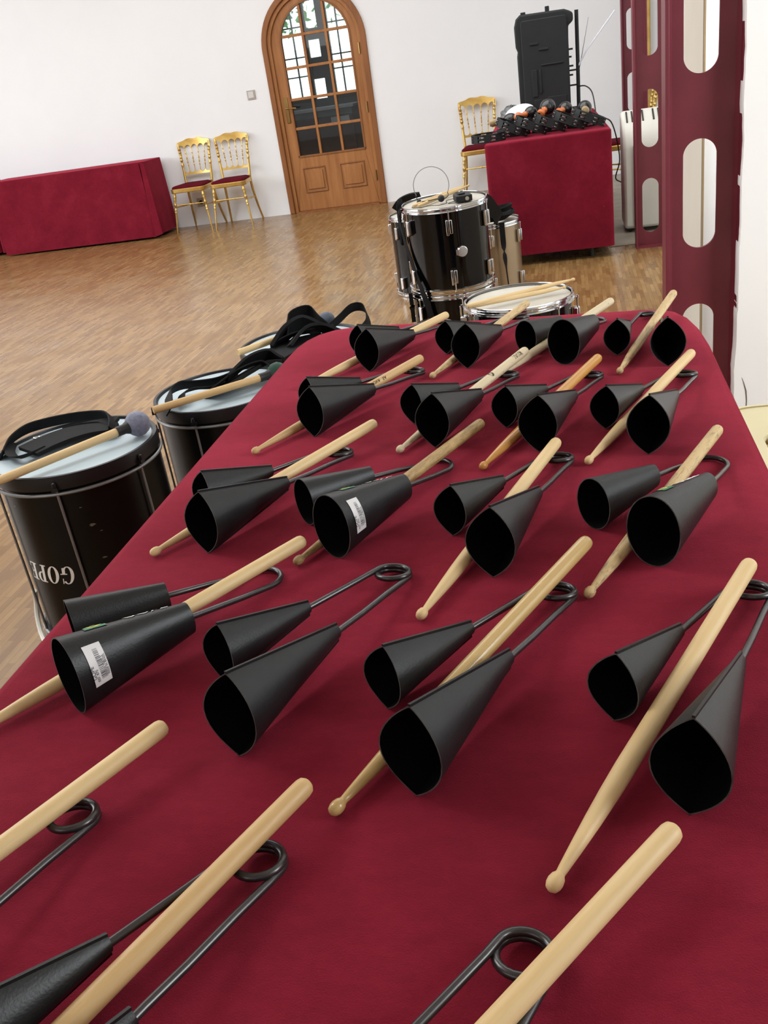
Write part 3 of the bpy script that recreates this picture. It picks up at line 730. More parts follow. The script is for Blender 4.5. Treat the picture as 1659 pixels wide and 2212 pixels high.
# ------------------------------------------------------------------ drumsticks
def stick_mesh(L=0.404, r=0.0077):
    prof = [(0.0, 0.0), (0.0022, 0.0004), (0.0042, 0.002), (0.0053, 0.005), (0.0055, 0.008), (0.0048, 0.0115), (0.0036, 0.0135), (0.0032, 0.0150), (0.0036, 0.020), (0.0047, 0.038), (0.0061, 0.064), (0.0071, 0.090), (r, 0.118), (r, L - 0.012), (r * 0.985, L - 0.006), (r * 0.88, L - 0.0025), (r * 0.62, L - 0.0005), (0, L)]
    return MB().lathe(prof, 28, Matrix.Rotation(PI / 2, 4, 'Y'))
ST = [('1b', (-0.2462, 1.4958, 0.7485), (-0.0948, 1.8620, 0.7680), 'stick_worn'), ('1d', (0.0651, 1.4429, 0.7485), (0.1871, 1.8211, 0.7710), 'stick_worn'),
      ('2a', (-0.4783, 1.2000, 0.7485), (-0.2689, 1.5369, 0.7690), 'stick_honey'), ('2b', (-0.2519, 1.1702, 0.7485), (-0.0859, 1.5317, 0.7690), 'stick_pale'),
      ('2c', (-0.1281, 1.0951, 0.7485), (0.0330, 1.4574, 0.7690), 'stick_orange'), ('2d', (0.0074, 1.0936, 0.7485), (0.1767, 1.4543, 0.7660), 'stick'),
      ('3a', (-0.5112, 0.8931, 0.7485), (-0.2950, 1.2271, 0.7700), 'stick'), ('3b', (-0.3201, 0.8586, 0.7485), (-0.1371, 1.2124, 0.7650), 'stick_dirty'),
      ('3c', (-0.1617, 0.7413, 0.7485), (-0.0314, 1.1163, 0.7680), 'stick'), ('3d', (0.0001, 0.7734, 0.7485), (0.1707, 1.1333, 0.7650), 'stick_worn'),
      ('4c', (-0.1904, 0.4821, 0.7485), (0.0012, 0.8303, 0.7760), 'stick_hickory'), ('4d', (-0.0309, 0.4214, 0.7485), (0.1477, 0.7760, 0.7750), 'stick'),
      ('1a', (-0.4775, 1.4920, 0.7485), (-0.2545, 1.8212, 0.7700), 'stick'), ('1c', (-0.1307, 1.4663, 0.7485), (0.0695, 1.8095, 0.7700), 'stick_pale'),
      ('4a', (-0.5541, 0.5529, 0.7485), (-0.3114, 0.8678, 0.7700), 'stick'), ('5a', (-0.5600, 0.2117, 0.7485), (-0.3549, 0.5382, 0.7700), 'stick'),
      ('5b', (-0.3950, 0.1340, 0.7485), (-0.2086, 0.4850, 0.7700), 'stick_honey'), ('5c', (-0.2008, 0.1396, 0.7485), (0.0464, 0.4508, 0.7700), 'stick')]
SL = {'1a': 'wooden drumstick across the leftmost bell of the farthest row', '1b': 'worn wooden drumstick across the second bell of the farthest row',
      '1c': 'pale scuffed drumstick leaning over the round-mouthed bell at the far edge', '1d': 'drumstick with dirty tip between the two farthest right bell mouths',
      '2a': 'honey-coloured drumstick marked 5A with a black sunburst', '2b': 'pale drumstick with dark brand letters at its thick end',
      '2c': 'orange varnished drumstick with a soiled front half', '2d': 'light drumstick at the right end of the second row from the far edge',
      '3a': 'clean maple drumstick over the leftmost bell of the middle row', '3b': 'grey-brown worn drumstick over the stickered bell of the middle row',
      '3c': 'maple drumstick over the pointed bell of the middle row', '3d': 'drumstick over the round bell at the right of the middle row',
      '4a': 'maple drumstick running under the stickered bell at the left table edge', '4c': 'glossy open-grained drumstick over the large pointed bell',
      '4d': 'large pale drumstick at the right, whole with round tip in full view', '5a': 'cut-off drumstick over the coil at the lower left edge',
      '5b': 'honey-coloured thick drumstick at the bottom left of the photo', '5c': 'pale drumstick running out of the bottom edge at the right'}
meshes = {}
for k, tip, butt, mt in ST:
    if mt not in meshes:
        o = stick_mesh().build('drumstick', M[mt]); meshes[mt] = o
    else:
        o = meshes[mt].copy(); C.objects.link(o)
    tv, bv = Vector(tip), Vector(butt)
    dv = (bv - tv).normalized(); o.location = tv - dv * 0.004
    o.rotation_mode = 'QUATERNION'; o.rotation_quaternion = dv.to_track_quat('X', 'Z')
    tag(o, SL[k], 'drumstick', 'drumsticks laid over the double bells')
    if k in ('2a', '2b'):
        r_ = 0.0084
        def onst(x, y, xo, ao): a = ao + y / r_; return (xo + x, -r_ * math.sin(a), r_ * math.cos(a))
        bm = MB()
        if k == '2a':
            vs, fs = text_polys('5A', 0.0085); tri_map(vs, fs, lambda x, y: onst(x, y, 0.292, 0.60), bm)
            vs, fs = text_polys('NOVA', 0.0085); tri_map(vs, fs, lambda x, y: onst(x, y, 0.262, 0.50), bm)
            for q in range(9):
                a = PI * (q - 0.5) / 7; p0 = (0.0025 * math.cos(a), 0.0025 * math.sin(a)); p1 = (0.0085 * math.cos(a), 0.0080 * math.sin(a)); nx_, ny_ = -math.sin(a) * 0.0009, math.cos(a) * 0.0009
                bm.add([onst(u, v_, 0.250, 0.55) for u, v_ in ((p0[0] + nx_, p0[1] + ny_), (p1[0], p1[1]), (p0[0] - nx_, p0[1] - ny_))], [(0, 1, 2)])
            dd = [onst(0.0032 * math.cos(q * PI / 6), 0.0032 * math.sin(q * PI / 6), 0.250, 0.55) for q in range(12)]; bm.add(dd, [tuple(range(12))])
        else:
            vs, fs = text_polys('JUNIOR', 0.0125); tri_map(vs, fs, lambda x, y: onst(y * 0 + x * 0.62, y, 0.352, 0.10), bm)
            dd = [onst(0.0045 * math.cos(q * PI / 8), 0.0075 * math.sin(q * PI / 8), 0.276, 0.15) for q in range(16)]; bm.add(dd, [tuple(range(16))])
        pm = bm.build('printed_mark', M['burnt'], o); pm['label'] = 'dark printed mark'
        for v_ in (pm,): v_.scale = (1, 1, 1)

# ------------------------------------------------------------------ gilded Napoleon chairs
def turned(bm, p0, p1, r, beads, n=12, taper=0.6):
    p0 = Vector(p0); p1 = Vector(p1); L = (p1 - p0).length; q = Vector((0, 0, 1)).rotation_difference((p1 - p0).normalized()).to_matrix().to_4x4()
    prof = []; NN = 44
    for i in range(NN + 1):
        t = i / NN; rr = r * (1 - (1 - taper) * t)
        for b0, wdt, amp in beads:
            rr += r * amp * math.exp(-((t - b0) / wdt) ** 2)
        prof.append((max(rr, 0.002), t * L))
    bm.lathe(prof, n, Matrix.Translation(p0) @ q)
def make_chair():
    t = thing('gilt_chair', 'x', 'chair')
    W2, D2 = 0.19, 0.19; SZ = 0.435
    # rounded trapezoid seat outline
    def outl(k):
        pts = []
        cs = [(W2 - 0.055, -D2 + 0.055, -PI / 2), (W2 - 0.075, D2 - 0.045, 0), (-W2 + 0.075, D2 - 0.045, PI / 2), (-W2 + 0.055, -D2 + 0.055, PI)]
        for (cx_, cy_, a0), r_ in zip(cs, (0.055, 0.045, 0.045, 0.055)):
            for q in range(7): a = a0 + PI / 2 * q / 6; pts.append((cx_ + (r_ + k) * math.cos(a), cy_ + (r_ + k) * math.sin(a)))
        return pts
    MB().prism(outl(0.0), 0.042, lambda x, y, z: (x, y, SZ - 0.042 + z)).build('seat_frame', M['gold'], t, bevel=0.006)
    cu_ = MB(); rows = []
    for k, z in ((-0.014, 0.0), (-0.012, 0.010), (-0.022, 0.020), (-0.045, 0.027), (-0.046, 0.0272)):
        rows.append([(x, y, SZ + z) for x, y in outl(k)])
    n = len(rows[0]); vs = [p for r_ in rows for p in r_]
    cu_.add(vs, [(j * n + i, j * n + (i + 1) % n, (j + 1) * n + (i + 1) % n, (j + 1) * n + i) for j in range(4) for i in range(n)] + [tuple(4 * n + i for i in range(n))])
    cu_.build('seat_cushion', M['velvet'], t)
    lb = [(0.10, 0.03, 0.35), (0.17, 0.012, 0.5), (0.30, 0.02, 0.55), (0.36, 0.012, -0.3), (0.42, 0.012, 0.45), (0.47, 0.012, 0.4)]
    for sx in (-1, 1):
        f = MB(); turned(f, (sx * (W2 - 0.035), -D2 + 0.035, SZ - 0.04), (sx * (W2 + 0.008), -D2 - 0.012, 0), 0.0135, lb, taper=0.55); f.build('leg', M['gold'], t)
        rl = MB(); rl.tube(smooth_path([(sx * (W2 - 0.045), D2 - 0.01, SZ + 0.02), (sx * (W2 - 0.042), D2 + 0.0, SZ - 0.12), (sx * (W2 - 0.030), D2 + 0.035, 0.16), (sx * (W2 - 0.012), D2 + 0.085, 0)], 5), [0.0135] * 12 + [0.0125, 0.012, 0.0115, 0.011], 10) if False else None
        pth = smooth_path([(sx * (W2 - 0.045), D2 - 0.01, SZ + 0.02), (sx * (W2 - 0.042), D2 + 0.0, SZ - 0.12), (sx * (W2 - 0.030), D2 + 0.035, 0.16), (sx * (W2 - 0.012), D2 + 0.085, 0)], 5)
        MB().tube(pth, [0.0138 - 0.004 * i / (len(pth) - 1) for i in range(len(pth))], 10).build('leg', M['gold'], t)
        pb = MB(); turned(pb, (sx * (W2 - 0.045), D2 - 0.01, SZ - 0.02), (sx * (W2 - 0.022), D2 + 0.052, 0.835), 0.0135, [(0.50, 0.02, 0.3), (0.56, 0.012, -0.3), (0.62, 0.015, 0.45), (0.68, 0.012, 0.35), (0.75, 0.03, 0.2), (0.80, 0.012, 0.45), (0.86, 0.015, 0.45), (0.91, 0.012, -0.2)], taper=0.8)
        pb.build('back_post', M['gold'], t)
    # scalloped rails: polygon in x-z, placed on the reclined back plane
    def yb(z): return D2 - 0.01 + (z - SZ) * 0.155
    def rail(top, bot, name, th=0.018):
        bm = MB(); n = len(top)
        bm.ring(bot, top, th, lambda x, z, k: (x, yb(z) - th / 2 + k + 0.0 - 0.02 * math.cos(x / 0.19 * PI / 2) * 0 + 0.018 * (1 - (x / 0.19) ** 2), z), closed=False)
        bm.build(name, M['gold'], t, angle=40)
    NN = 60; top = []; bot = []
    for i in range(NN + 1):
        u = i / NN; x = -0.182 + 0.364 * u
        zt = 0.838 + 0.040 * math.sin(PI * u) ** 0.6 + 0.004 * math.cos(u * 6 * PI)
        sc = abs(math.sin(PI * (u * 5)))
        zb_ = 0.782 + 0.036 * sc ** 0.6
        if u < 0.03 or u > 0.97: zb_ = 0.775
        top.append((x, zt)); bot.append((x, min(zb_, zt - 0.012)))
    rail(top, bot, 'top_rail')
    top = []; bot = []
    for i in range(NN + 1):
        u = i / NN; x = -0.150 + 0.300 * u; sc = abs(math.sin(PI * (u * 5)))
        top.append((x, 0.572 - 0.024 * sc ** 0.6)); bot.append((x, 0.528))
    rail(top, bot, 'lower_rail', 0.014)
    for k in range(1, 5):
        x = -0.15 + 0.30 * k / 5; xt = -0.182 + 0.364 * k / 5
        s_ = MB(); turned(s_, (x, yb(0.565) + 0.018 * (1 - (x / 0.19) ** 2), 0.565), (xt, yb(0.79) + 0.018 * (1 - (xt / 0.19) ** 2), 0.79), 0.0042, [(0.25, 0.02, 0.9), (0.38, 0.02, 1.0), (0.46, 0.015, 0.8), (0.54, 0.02, 1.1), (0.62, 0.015, 0.8), (0.78, 0.02, 1.0)], 8, 1.0); s_.build('spindle', M['gold'], t)
    bd = [(0.3, 0.02, 0.4), (0.44, 0.015, 0.4), (0.5, 0.02, 0.7), (0.56, 0.015, 0.4), (0.7, 0.02, 0.4)]
    for a_, b_ in (((-W2 + 0.018, -D2 + 0.02, 0.275), (W2 - 0.018, -D2 + 0.02, 0.275)), ((-W2 + 0.02, -D2 + 0.02, 0.255), (-W2 + 0.034, D2 + 0.022, 0.235)), ((W2 - 0.02, -D2 + 0.02, 0.255), (W2 - 0.034, D2 + 0.022, 0.235))):
        s_ = MB(); turned(s_, a_, b_, 0.006, bd, 8, 1.0); s_.build('stretcher', M['gold'], t)
    return t
ch = make_chair()
CH = [(-3.825, 9.50, -0.02, 'left gold chair at the far wall, touching the burgundy draped table'), (-3.385, 9.47, 0.03, 'gold chair at the far wall nearer to the arched door'),
      (-0.82, 9.45, 0.08, 'gold chair between the arched door and the tambourine table'), (0.47, 8.25, -PI / 2, 'gold chair half hidden behind the tambourine table beside the steel column')]
for i, (x, y, a, lb) in enumerate(CH):
    o = ch if i == 0 else dup(ch)
    o.location = (x, y, 0); o.rotation_euler = (0, 0, a); tag(o, lb, 'chair', 'gilded chairs with dark red seats')

# ------------------------------------------------------------------ surdo drums
def pos(a, r, z): return (r * math.cos(a), r * math.sin(a), z)
def surdo(x, y, H, R, label, a0, letters=False, foot=False):
    t = thing('bass_drum', label, 'drum', (x, y, 0), group='black bass drums on the floor beside the long table')
    MB().lathe([(R - 0.012, 0.02), (R - 0.008, 0.02), (R - 0.008, H - 0.02), (R - 0.012, H - 0.02)], 72, cap=False).build('shell', M['surdo'], t)
    for z0, z1 in ((H - 0.034, H), (0.0, 0.034)):
        MB().lathe([(R - 0.012, z0), (R, z0), (R + 0.002, (z0 + z1) / 2), (R, z1), (R - 0.008, z1), (R - 0.010, z1 - 0.006), (R - 0.012, z0)], 72, cap=False).build('hoop', M['hoop'], t)
    for z0 in (H - 0.044, 0.044):
        MB().tube([pos(2 * PI * i / 72, R + 0.001, z0) for i in range(72)], 0.0042, 8, closed=True).build('rim_ring', M['steel'], t)
    MB().lathe([(0, H - 0.006), (R - 0.014, H - 0.006), (R - 0.009, H - 0.010), (R - 0.009, H - 0.014)], 72, cap=False).build('drumhead', M['head_blue'], t)
    MB().lathe([(0, 0.012), (R - 0.010, 0.012)], 48, cap=False).build('drumhead', M['head_blue'], t)
    for k in range(6):
        a = a0 + k * PI / 3
        MB().tube([pos(a, R + 0.0005, 0.03), pos(a, R + 0.0005, H - 0.028)], 0.0032, 8).build('tension_rod', M['steel'], t)
        q = Matrix.Rotation(a, 4, 'Z')
        bm = MB(); bm.box(q @ Vector((R + 0.005, 0, H - 0.030)), (0.012, 0.014, 0.010), q.to_3x3()); bm.lathe([(0, 0.010), (0.005, 0.008), (0.006, 0.0), (0.004, -0.006)], 10, Matrix.Translation(q @ Vector((R + 0.005, 0, H - 0.022))))
        bm.build('claw', M['hoop'], t)
    return t
s1 = surdo(-1.24, 1.94, 0.50, 0.205, 'nearest black bass drum with white lettering, pale blue head and grey mallet on top', math.radians(-77))
s2 = surdo(-1.02, 2.42, 0.465, 0.203, 'middle black bass drum with the green-headed mallet on its pale head', math.radians(-95))
s3 = surdo(-0.885, 2.83, 0.475, 0.204, 'farthest black bass drum, heaped with black straps, behind the table corner', math.radians(-130))

# serif lettering G O P E, upside down on the shell
def letter_parts():
    P = []
    def ell(cx_, cy_, rx, ry, a0, a1, n=24): return [(cx_ + rx * math.cos(a0 + (a1 - a0) * i / n), cy_ + ry * math.sin(a0 + (a1 - a0) * i / n)) for i in range(n + 1)]
    def strip(inner, outer, ox): P.append(([(x + ox, y) for x, y in inner], [(x + ox, y) for x, y in outer]))
    def quad(x0, y0, x1, y1, ox): strip([(x0, y0), (x1, y0)], [(x0, y1), (x1, y1)], ox)
    # G
    strip(ell(0.42, 0.5, 0.20, 0.45, math.radians(45), math.radians(320)), ell(0.42, 0.5, 0.40, 0.50, math.radians(45), math.radians(320)), 0)
    quad(0.56, 0.08, 0.76, 0.42, 0); quad(0.44, 0.40, 0.88, 0.46, 0); quad(0.70, 0.68, 0.76, 0.98, 0)
    # O
    strip(ell(0.42, 0.5, 0.19, 0.45, 0, 2 * PI, 36), ell(0.42, 0.5, 0.41, 0.50, 0, 2 * PI, 36), 0.98)
    # P
    quad(0.12, 0.0, 0.34, 1.0, 1.92); quad(0.0, 0.0, 0.46, 0.06, 1.92); quad(0.0, 0.94, 0.36, 1.0, 1.92)
    strip([(0.34, 0.94)] + ell(0.40, 0.70, 0.14, 0.24, PI / 2, -PI / 2, 16) + [(0.34, 0.46)], [(0.34, 1.0)] + ell(0.40, 0.70, 0.36, 0.30, PI / 2, -PI / 2, 16) + [(0.34, 0.40)], 1.92)
    # E
    quad(0.12, 0.0, 0.34, 1.0, 2.74); quad(0.0, 0.0, 0.70, 0.07, 2.74); quad(0.0, 0.93, 0.68, 1.0, 2.74); quad(0.34, 0.47, 0.52, 0.54, 2.74)
    quad(0.48, 0.36, 0.53, 0.66, 2.74); quad(0.64, 0.0, 0.70, 0.26, 2.74); quad(0.62, 0.74, 0.68, 1.0, 2.74)
    return P
bm = MB(); Ht = 0.050; Rl = 0.1975
for inn, outp in letter_parts():
    n = len(inn)
    def place(x, y):
        xs = (x + 0.22 * y) * Ht * 0.86; a = math.radians(-83) - xs / Rl
        return pos(a, Rl, 0.262 - y * Ht)
    # subdivide radially for curvature
    bm.add([place(x, y) for x, y in inn] + [place(x, y) for x, y in outp], [(i, i + 1, n + i + 1, n + i) for i in range(n - 1)])
tx = bm.build('lettering', M['whiteink'], s1); tx['label'] = 'white serif lettering GOPE, upside down'
bm = MB()
for (a, z, s_) in ((-62, 0.36, 0.006), (-60, 0.27, 0.004), (-66, 0.41, 0.003), (-118, 0.42, 0.004), (-57, 0.34, 0.003)):
    a = math.radians(a); n = 7
    bm.add([pos(a + s_ * 1.5 * math.cos(q * 2 * PI / n) * random.uniform(.5, 1.2) / Rl, Rl, z + s_ * 0.6 * math.sin(q * 2 * PI / n) * random.uniform(.5, 1.2)) for q in range(n)], [tuple(range(n))])
bm.build('paint_chip', M['chip'], s1)
wc = MB().tube(smooth_path([(-0.21, -0.06, 0.115), (-0.222, -0.05, 0.08), (-0.220, -0.07, 0.04), (-0.195, -0.11, 0.012), (-0.15, -0.16, 0.008), (-0.10, -0.20, 0.008)]), 0.007, 8).build('tie_cord', M['white_rope'], s1)
wc['label'] = 'white cord at the foot of the drum'

def mallet(p_head, p_end, headmat, label, hr=0.032, ln=0.40, g='mallets lying on the bass drums'):
    t = thing('mallet', label, 'mallet', p_end, group=g)
    dv = (Vector(p_head) - Vector(p_end)).normalized(); t.rotation_mode = 'QUATERNION'; t.rotation_quaternion = dv.to_track_quat('X', 'Z')
    L = (Vector(p_head) - Vector(p_end)).length; R_ = Matrix.Rotation(PI / 2, 4, 'Y')
    MB().lathe([(0.0, 0), (0.0098, 0.0), (0.0105, 0.002), (0.0105, L - hr - 0.022), (0.0098, L - hr - 0.018)], 20, R_).build('handle', M['stick_honey'] if 'green' in label else M['stick'], t)
    MB().lathe([(0.0, L - hr - 0.026), (0.0125, L - hr - 0.026), (0.0125, L - hr - 0.006), (0.0165, L - hr + 0.004), (0.020, L - hr + 0.012)], 20, R_, cap=False).build('sleeve', M['rubber'], t)
    prof = [(hr * math.sin(PI * i / 16) * (1 + 0.02 * math.sin(i * 2.3)), L - hr * 0.98 * math.cos(PI * i / 16)) for i in range(17)]
    MB().lathe(prof, 28, R_).build('mallet_head', headmat, t)
mallet((-1.080, 1.985, 0.528), (-1.315, 1.700, 0.512), M['gray_felt'], 'mallet with fuzzy grey ball on the nearest bass drum', 0.032)
mallet((-0.845, 2.425, 0.496), (-1.135, 2.190, 0.490), M['green_felt'], 'mallet with dark green ball on the middle bass drum', 0.030)
mallet((-0.815, 2.93, 0.508), (-1.035, 2.64, 0.505), M['slate_felt'], 'mallet with slate grey ball on the farthest bass drum', 0.030)

# straps
def strap(label, pieces, buckles=()):
    t = thing('shoulder_strap', label, 'strap', (0, 0, 0), group='black carrying straps heaped on the drums')
    for nm, pts, wd, th, ro, closed in pieces:
        pp = smooth_path(pts, 6, closed)
        rr = ro
        if isinstance(ro, (list, tuple)):
            m_ = len(pp); rr = [ro[min(len(ro) - 2, int(i / (m_ - 1) * (len(ro) - 1)))] * (1 - (i / (m_ - 1) * (len(ro) - 1)) % 1) + ro[min(len(ro) - 1, int(i / (m_ - 1) * (len(ro) - 1)) + 1)] * ((i / (m_ - 1) * (len(ro) - 1)) % 1) for i in range(m_)]
        MB().ribbon(pp, wd, th, rr, closed).build(nm, M['strap'], t, bevel=0.0008)
    for c, s_ in buckles:
        b_ = MB(); n = 16
        b_.tube([(c[0] + s_ * math.cos(2 * PI * i / n), c[1] + 0.6 * s_ * math.sin(2 * PI * i / n), c[2]) for i in range(n)], 0.0022, 6, closed=True); b_.build('buckle', M['chrome'], t)
    return t
z5 = 0.505
strap('black padded strap looped on the nearest bass drum under the mallet', [
    ('webbing', [(-1.41, 1.88, z5), (-1.425, 1.95, z5 + .012), (-1.415, 2.015, z5 + .018), (-1.378, 2.056, z5 + .018), (-1.313, 2.085, z5 + .018), (-1.25, 2.092, z5 + .018), (-1.198, 2.070, z5 + .02), (-1.163, 2.02, z5 + .015), (-1.150, 1.985, z5 + .008)], 0.036, 0.004, 1.0, False),
    ('webbing', [(-1.425, 1.96, z5 + .005), (-1.400, 1.905, z5 + .004), (-1.355, 1.858, z5 + .004), (-1.325, 1.862, z5 + .006), (-1.30, 1.90, z5 + .008)], 0.028, 0.004, 0.5, False),
    ('shoulder_pad', [(-1.335, 1.885, z5 + .006), (-1.305, 1.93, z5 + .010), (-1.265, 1.975, z5 + .012), (-1.215, 2.01, z5 + .012), (-1.165, 2.02, z5 + .012)], 0.10, 0.010, 0.0, False),
    ('webbing', [(-1.31, 2.02, z5 + .012), (-1.27, 2.04, z5 + .014), (-1.21, 2.045, z5 + .014), (-1.165, 2.015, z5 + .012)], 0.03, 0.004, 0.3, False)],
    buckles=[((-1.352, 1.965, z5 + .012), 0.012)])
z5 = 0.470
strap('black padded strap twisted on the middle bass drum behind the green mallet', [
    ('webbing', [(-1.105, 2.225, z5 + .004), (-1.125, 2.275, z5 + .014), (-1.145, 2.33, z5 + .022), (-1.13, 2.385, z5 + .024), (-1.08, 2.40, z5 + .018), (-1.03, 2.43, z5 + .014), (-0.985, 2.48, z5 + .02)], 0.040, 0.004, 0.9, False),
    ('webbing', [(-1.09, 2.28, z5 + .006), (-1.11, 2.34, z5 + .012), (-1.085, 2.375, z5 + .014), (-1.035, 2.375, z5 + .014), (-0.985, 2.42, z5 + .016), (-0.95, 2.475, z5 + .02)], 0.026, 0.004, 0.5, False),
    ('shoulder_pad', [(-1.02, 2.33, z5 + .006), (-0.99, 2.385, z5 + .012), (-0.955, 2.44, z5 + .022), (-0.915, 2.50, z5 + .030), (-0.87, 2.53, z5 + .024)], 0.085, 0.012, 0.35, False),
    ('shoulder_pad', [(-0.985, 2.38, z5 + .030), (-0.95, 2.47, z5 + .052), (-0.90, 2.53, z5 + .052), (-0.85, 2.52, z5 + .03)], 0.05, 0.008, 0.9, False),
    ('webbing', [(-1.02, 2.32, z5 + .02), (-0.96, 2.41, z5 + .045), (-0.90, 2.46, z5 + .05), (-0.86, 2.45, z5 + .03)], 0.03, 0.004, 0.6, False)],
    buckles=[((-1.085, 2.30, z5 + .008), 0.011)])
z5 = 0.480
strap('black strap bundle with a raised loop on the farthest bass drum', [
    ('shoulder_pad', [(-0.93, 2.60, z5 + .006), (-0.87, 2.66, z5 + .020), (-0.80, 2.71, z5 + .024), (-0.73, 2.75, z5 + .010)], 0.13, 0.012, 0.0, False),
    ('shoulder_pad', [(-0.94, 2.69, z5 + .01), (-0.905, 2.74, z5 + .05), (-0.86, 2.79, z5 + .06), (-0.80, 2.80, z5 + .03)], 0.075, 0.012, 0.9, False),
    ('shoulder_pad', [(-0.88, 2.66, z5 + .02), (-0.84, 2.72, z5 + .055), (-0.79, 2.76, z5 + .05), (-0.74, 2.78, z5 + .02)], 0.07, 0.010, 0.5, False),
    ('webbing', [(-0.90, 2.72, z5 + .03), (-0.90, 2.79, z5 + .075), (-0.84, 2.83, z5 + .085), (-0.79, 2.80, z5 + .05), (-0.75, 2.78, z5 + .01)], 0.06, 0.004, 1.1, False),
    ('webbing', [(-0.93, 2.70, z5 + .02), (-0.87, 2.70, z5 + .05), (-0.82, 2.75, z5 + .045), (-0.78, 2.83, z5 + .03)], 0.04, 0.004, 0.5, False),
    ('webbing', [(-0.80, 2.80, z5 + .02), (-0.755, 2.86, z5 + .045), (-0.715, 2.90, z5 + .07), (-0.675, 2.90, z5 + .065), (-0.655, 2.85, z5 + .03), (-0.675, 2.80, z5 + .012)], 0.032, 0.003, 1.25, False)],
    buckles=[((-0.80, 2.66, z5 + .03), 0.010)])

# ------------------------------------------------------------------ chrome-rimmed drums
def tom(name, label, x, y, z0, H, R, shellmat, a0, nl=6, lugs=True, badge=None, tilt=0.0, headmat='head_white', grp=None, lugs_low=True):
    t = thing(name, label, 'drum', (x, y, z0), group=grp); t.rotation_euler = (tilt, 0, 0)
    MB().lathe([(R - 0.010, 0.02), (R - 0.006, 0.02), (R - 0.006, H - 0.02), (R - 0.010, H - 0.02)], 72, cap=False).build('shell', M[shellmat], t)
    for z_, s_ in ((H, -1), (0.0, 1)):
        prof = [(R - 0.006, z_ + s_ * 0.002), (R - 0.003, z_), (R + 0.001, z_ + s_ * 0.001), (R + 0.002, z_ + s_ * 0.006), (R - 0.001, z_ + s_ * 0.009), (R - 0.001, z_ + s_ * 0.015), (R + 0.005, z_ + s_ * 0.018), (R + 0.006, z_ + s_ * 0.023), (R + 0.000, z_ + s_ * 0.026), (R - 0.006, z_ + s_ * 0.024)]
        MB().lathe(prof, 72, cap=False).build('rim', M['chrome'], t)
    MB().lathe([(0, H - 0.010), (R - 0.008, H - 0.010), (R - 0.006, H - 0.014)], 64, cap=False).build('drumhead', M[headmat], t)
    MB().lathe([(0, 0.010), (R - 0.006, 0.010)], 48, cap=False).build('drumhead', M[headmat], t)
    for k in range(nl):
        a = a0 + 2 * PI * k / nl; q = Matrix.Rotation(a, 4, 'Z'); q3 = q.to_3x3()
        for top in ((True, False) if lugs_low else (True,)):
            zl = H - 0.085 if top else 0.085; sg = 1 if top else -1
            lg = MB().box(q @ Vector((R + 0.007, 0.006, zl)), (0.024, 0.014, 0.062), q3).box(q @ Vector((R + 0.004, -0.010, zl - 0.004)), (0.018, 0.012, 0.070), q3)
            lo_ = lg.build('lug', M['chrome'], t, bevel=0.003)
            tr = MB().tube([q @ Vector((R + 0.012, 0, zl + sg * 0.025)), q @ Vector((R + 0.012, 0, zl + sg * 0.062))], 0.003, 8)
            tr.lathe([(0.0, 0.0), (0.005, 0.0), (0.005, 0.008), (0.0, 0.009)], 10, Matrix.Translation(q @ Vector((R + 0.012, 0, zl + sg * 0.062 + (0 if top else -0.008)))))
            tr.build('tension_rod', M['chrome'], t)
    if badge is not None:
        q = Matrix.Rotation(badge, 4, 'Z') @ Matrix.Translation((R - 0.005, 0, H * 0.48)) @ Matrix.Rotation(PI / 2, 4, 'Y')
        bm = MB(); bm.lathe([(0.0, 0.010), (0.022, 0.010), (0.026, 0.006), (0.028, 0.0)], 28, q); bm.box(q @ Vector((-0.002, -0.026, 0.008)), (0.024, 0.014, 0.014), q.to_3x3())
        bm.build('bracket_badge', M['chrome'], t, bevel=0.001)
    return t
TF = math.radians
g2 = 'black floor drums with chrome rims behind the long table'
bot = tom('floor_drum', 'lower black chrome-rimmed drum at the bottom of the stack, mostly hidden by the table', -0.575, 4.42, 0.0, 0.255, 0.200, 'blackdrum', TF(-72), 6, grp=g2)
top = tom('floor_drum', 'tall glossy black drum on top of the stack with headset microphone on it', -0.572, 4.42, 0.262, 0.395, 0.200, 'blackdrum', TF(-93 + 14), 6, badge=TF(-65), tilt=TF(2.2), grp=g2)
tom('floor_drum', 'dull black drum standing left behind the tall glossy one', -0.865, 5.52, 0.0, 0.46, 0.185, 'blackdrum', TF(-130), 6, grp=g2)
tom('floor_drum', 'champagne metallic drum behind the glossy black stack', -0.46, 5.32, 0.0, 0.40, 0.185, 'silverbrown', TF(-140), 6, grp=g2)
tom('floor_drum', 'black chrome-rimmed drum with two sticks on its white head', -0.182, 3.06, 0.0, 0.50, 0.180, 'blackdrum', TF(-92), 8, grp=g2)

# straps on the stack
def onst_(a, z, r): return (-0.572 + r * math.cos(TF(a)), 4.42 + r * math.sin(TF(a)), z)
strap('black strap hanging down the left side of the glossy drum stack', [
    ('webbing', [onst_(172, 0.672, 0.205), onst_(-172, 0.640, 0.222), onst_(-163, 0.56, 0.216), onst_(-151, 0.47, 0.210), onst_(-138, 0.38, 0.210), onst_(-125, 0.29, 0.218), onst_(-119, 0.22, 0.218), onst_(-112, 0.12, 0.214)], 0.030, 0.003, PI / 2, False),
    ('shoulder_pad', [(-0.875, 4.78, 0.590), (-0.84, 4.77, 0.625), (-0.785, 4.75, 0.645), (-0.73, 4.72, 0.650)], 0.032, 0.014, 1.2, False),
    ('shoulder_pad', [(-0.835, 4.70, 0.625), (-0.812, 4.58, 0.635), (-0.800, 4.48, 0.600), (-0.795, 4.42, 0.54), (-0.787, 4.38, 0.48)], 0.028, 0.010, 1.3, False),
    ('fringe', [onst_(-150, 0.262, 0.222), onst_(-148, 0.20, 0.225), onst_(-150, 0.13, 0.222)], 0.05, 0.02, PI / 2, False)])
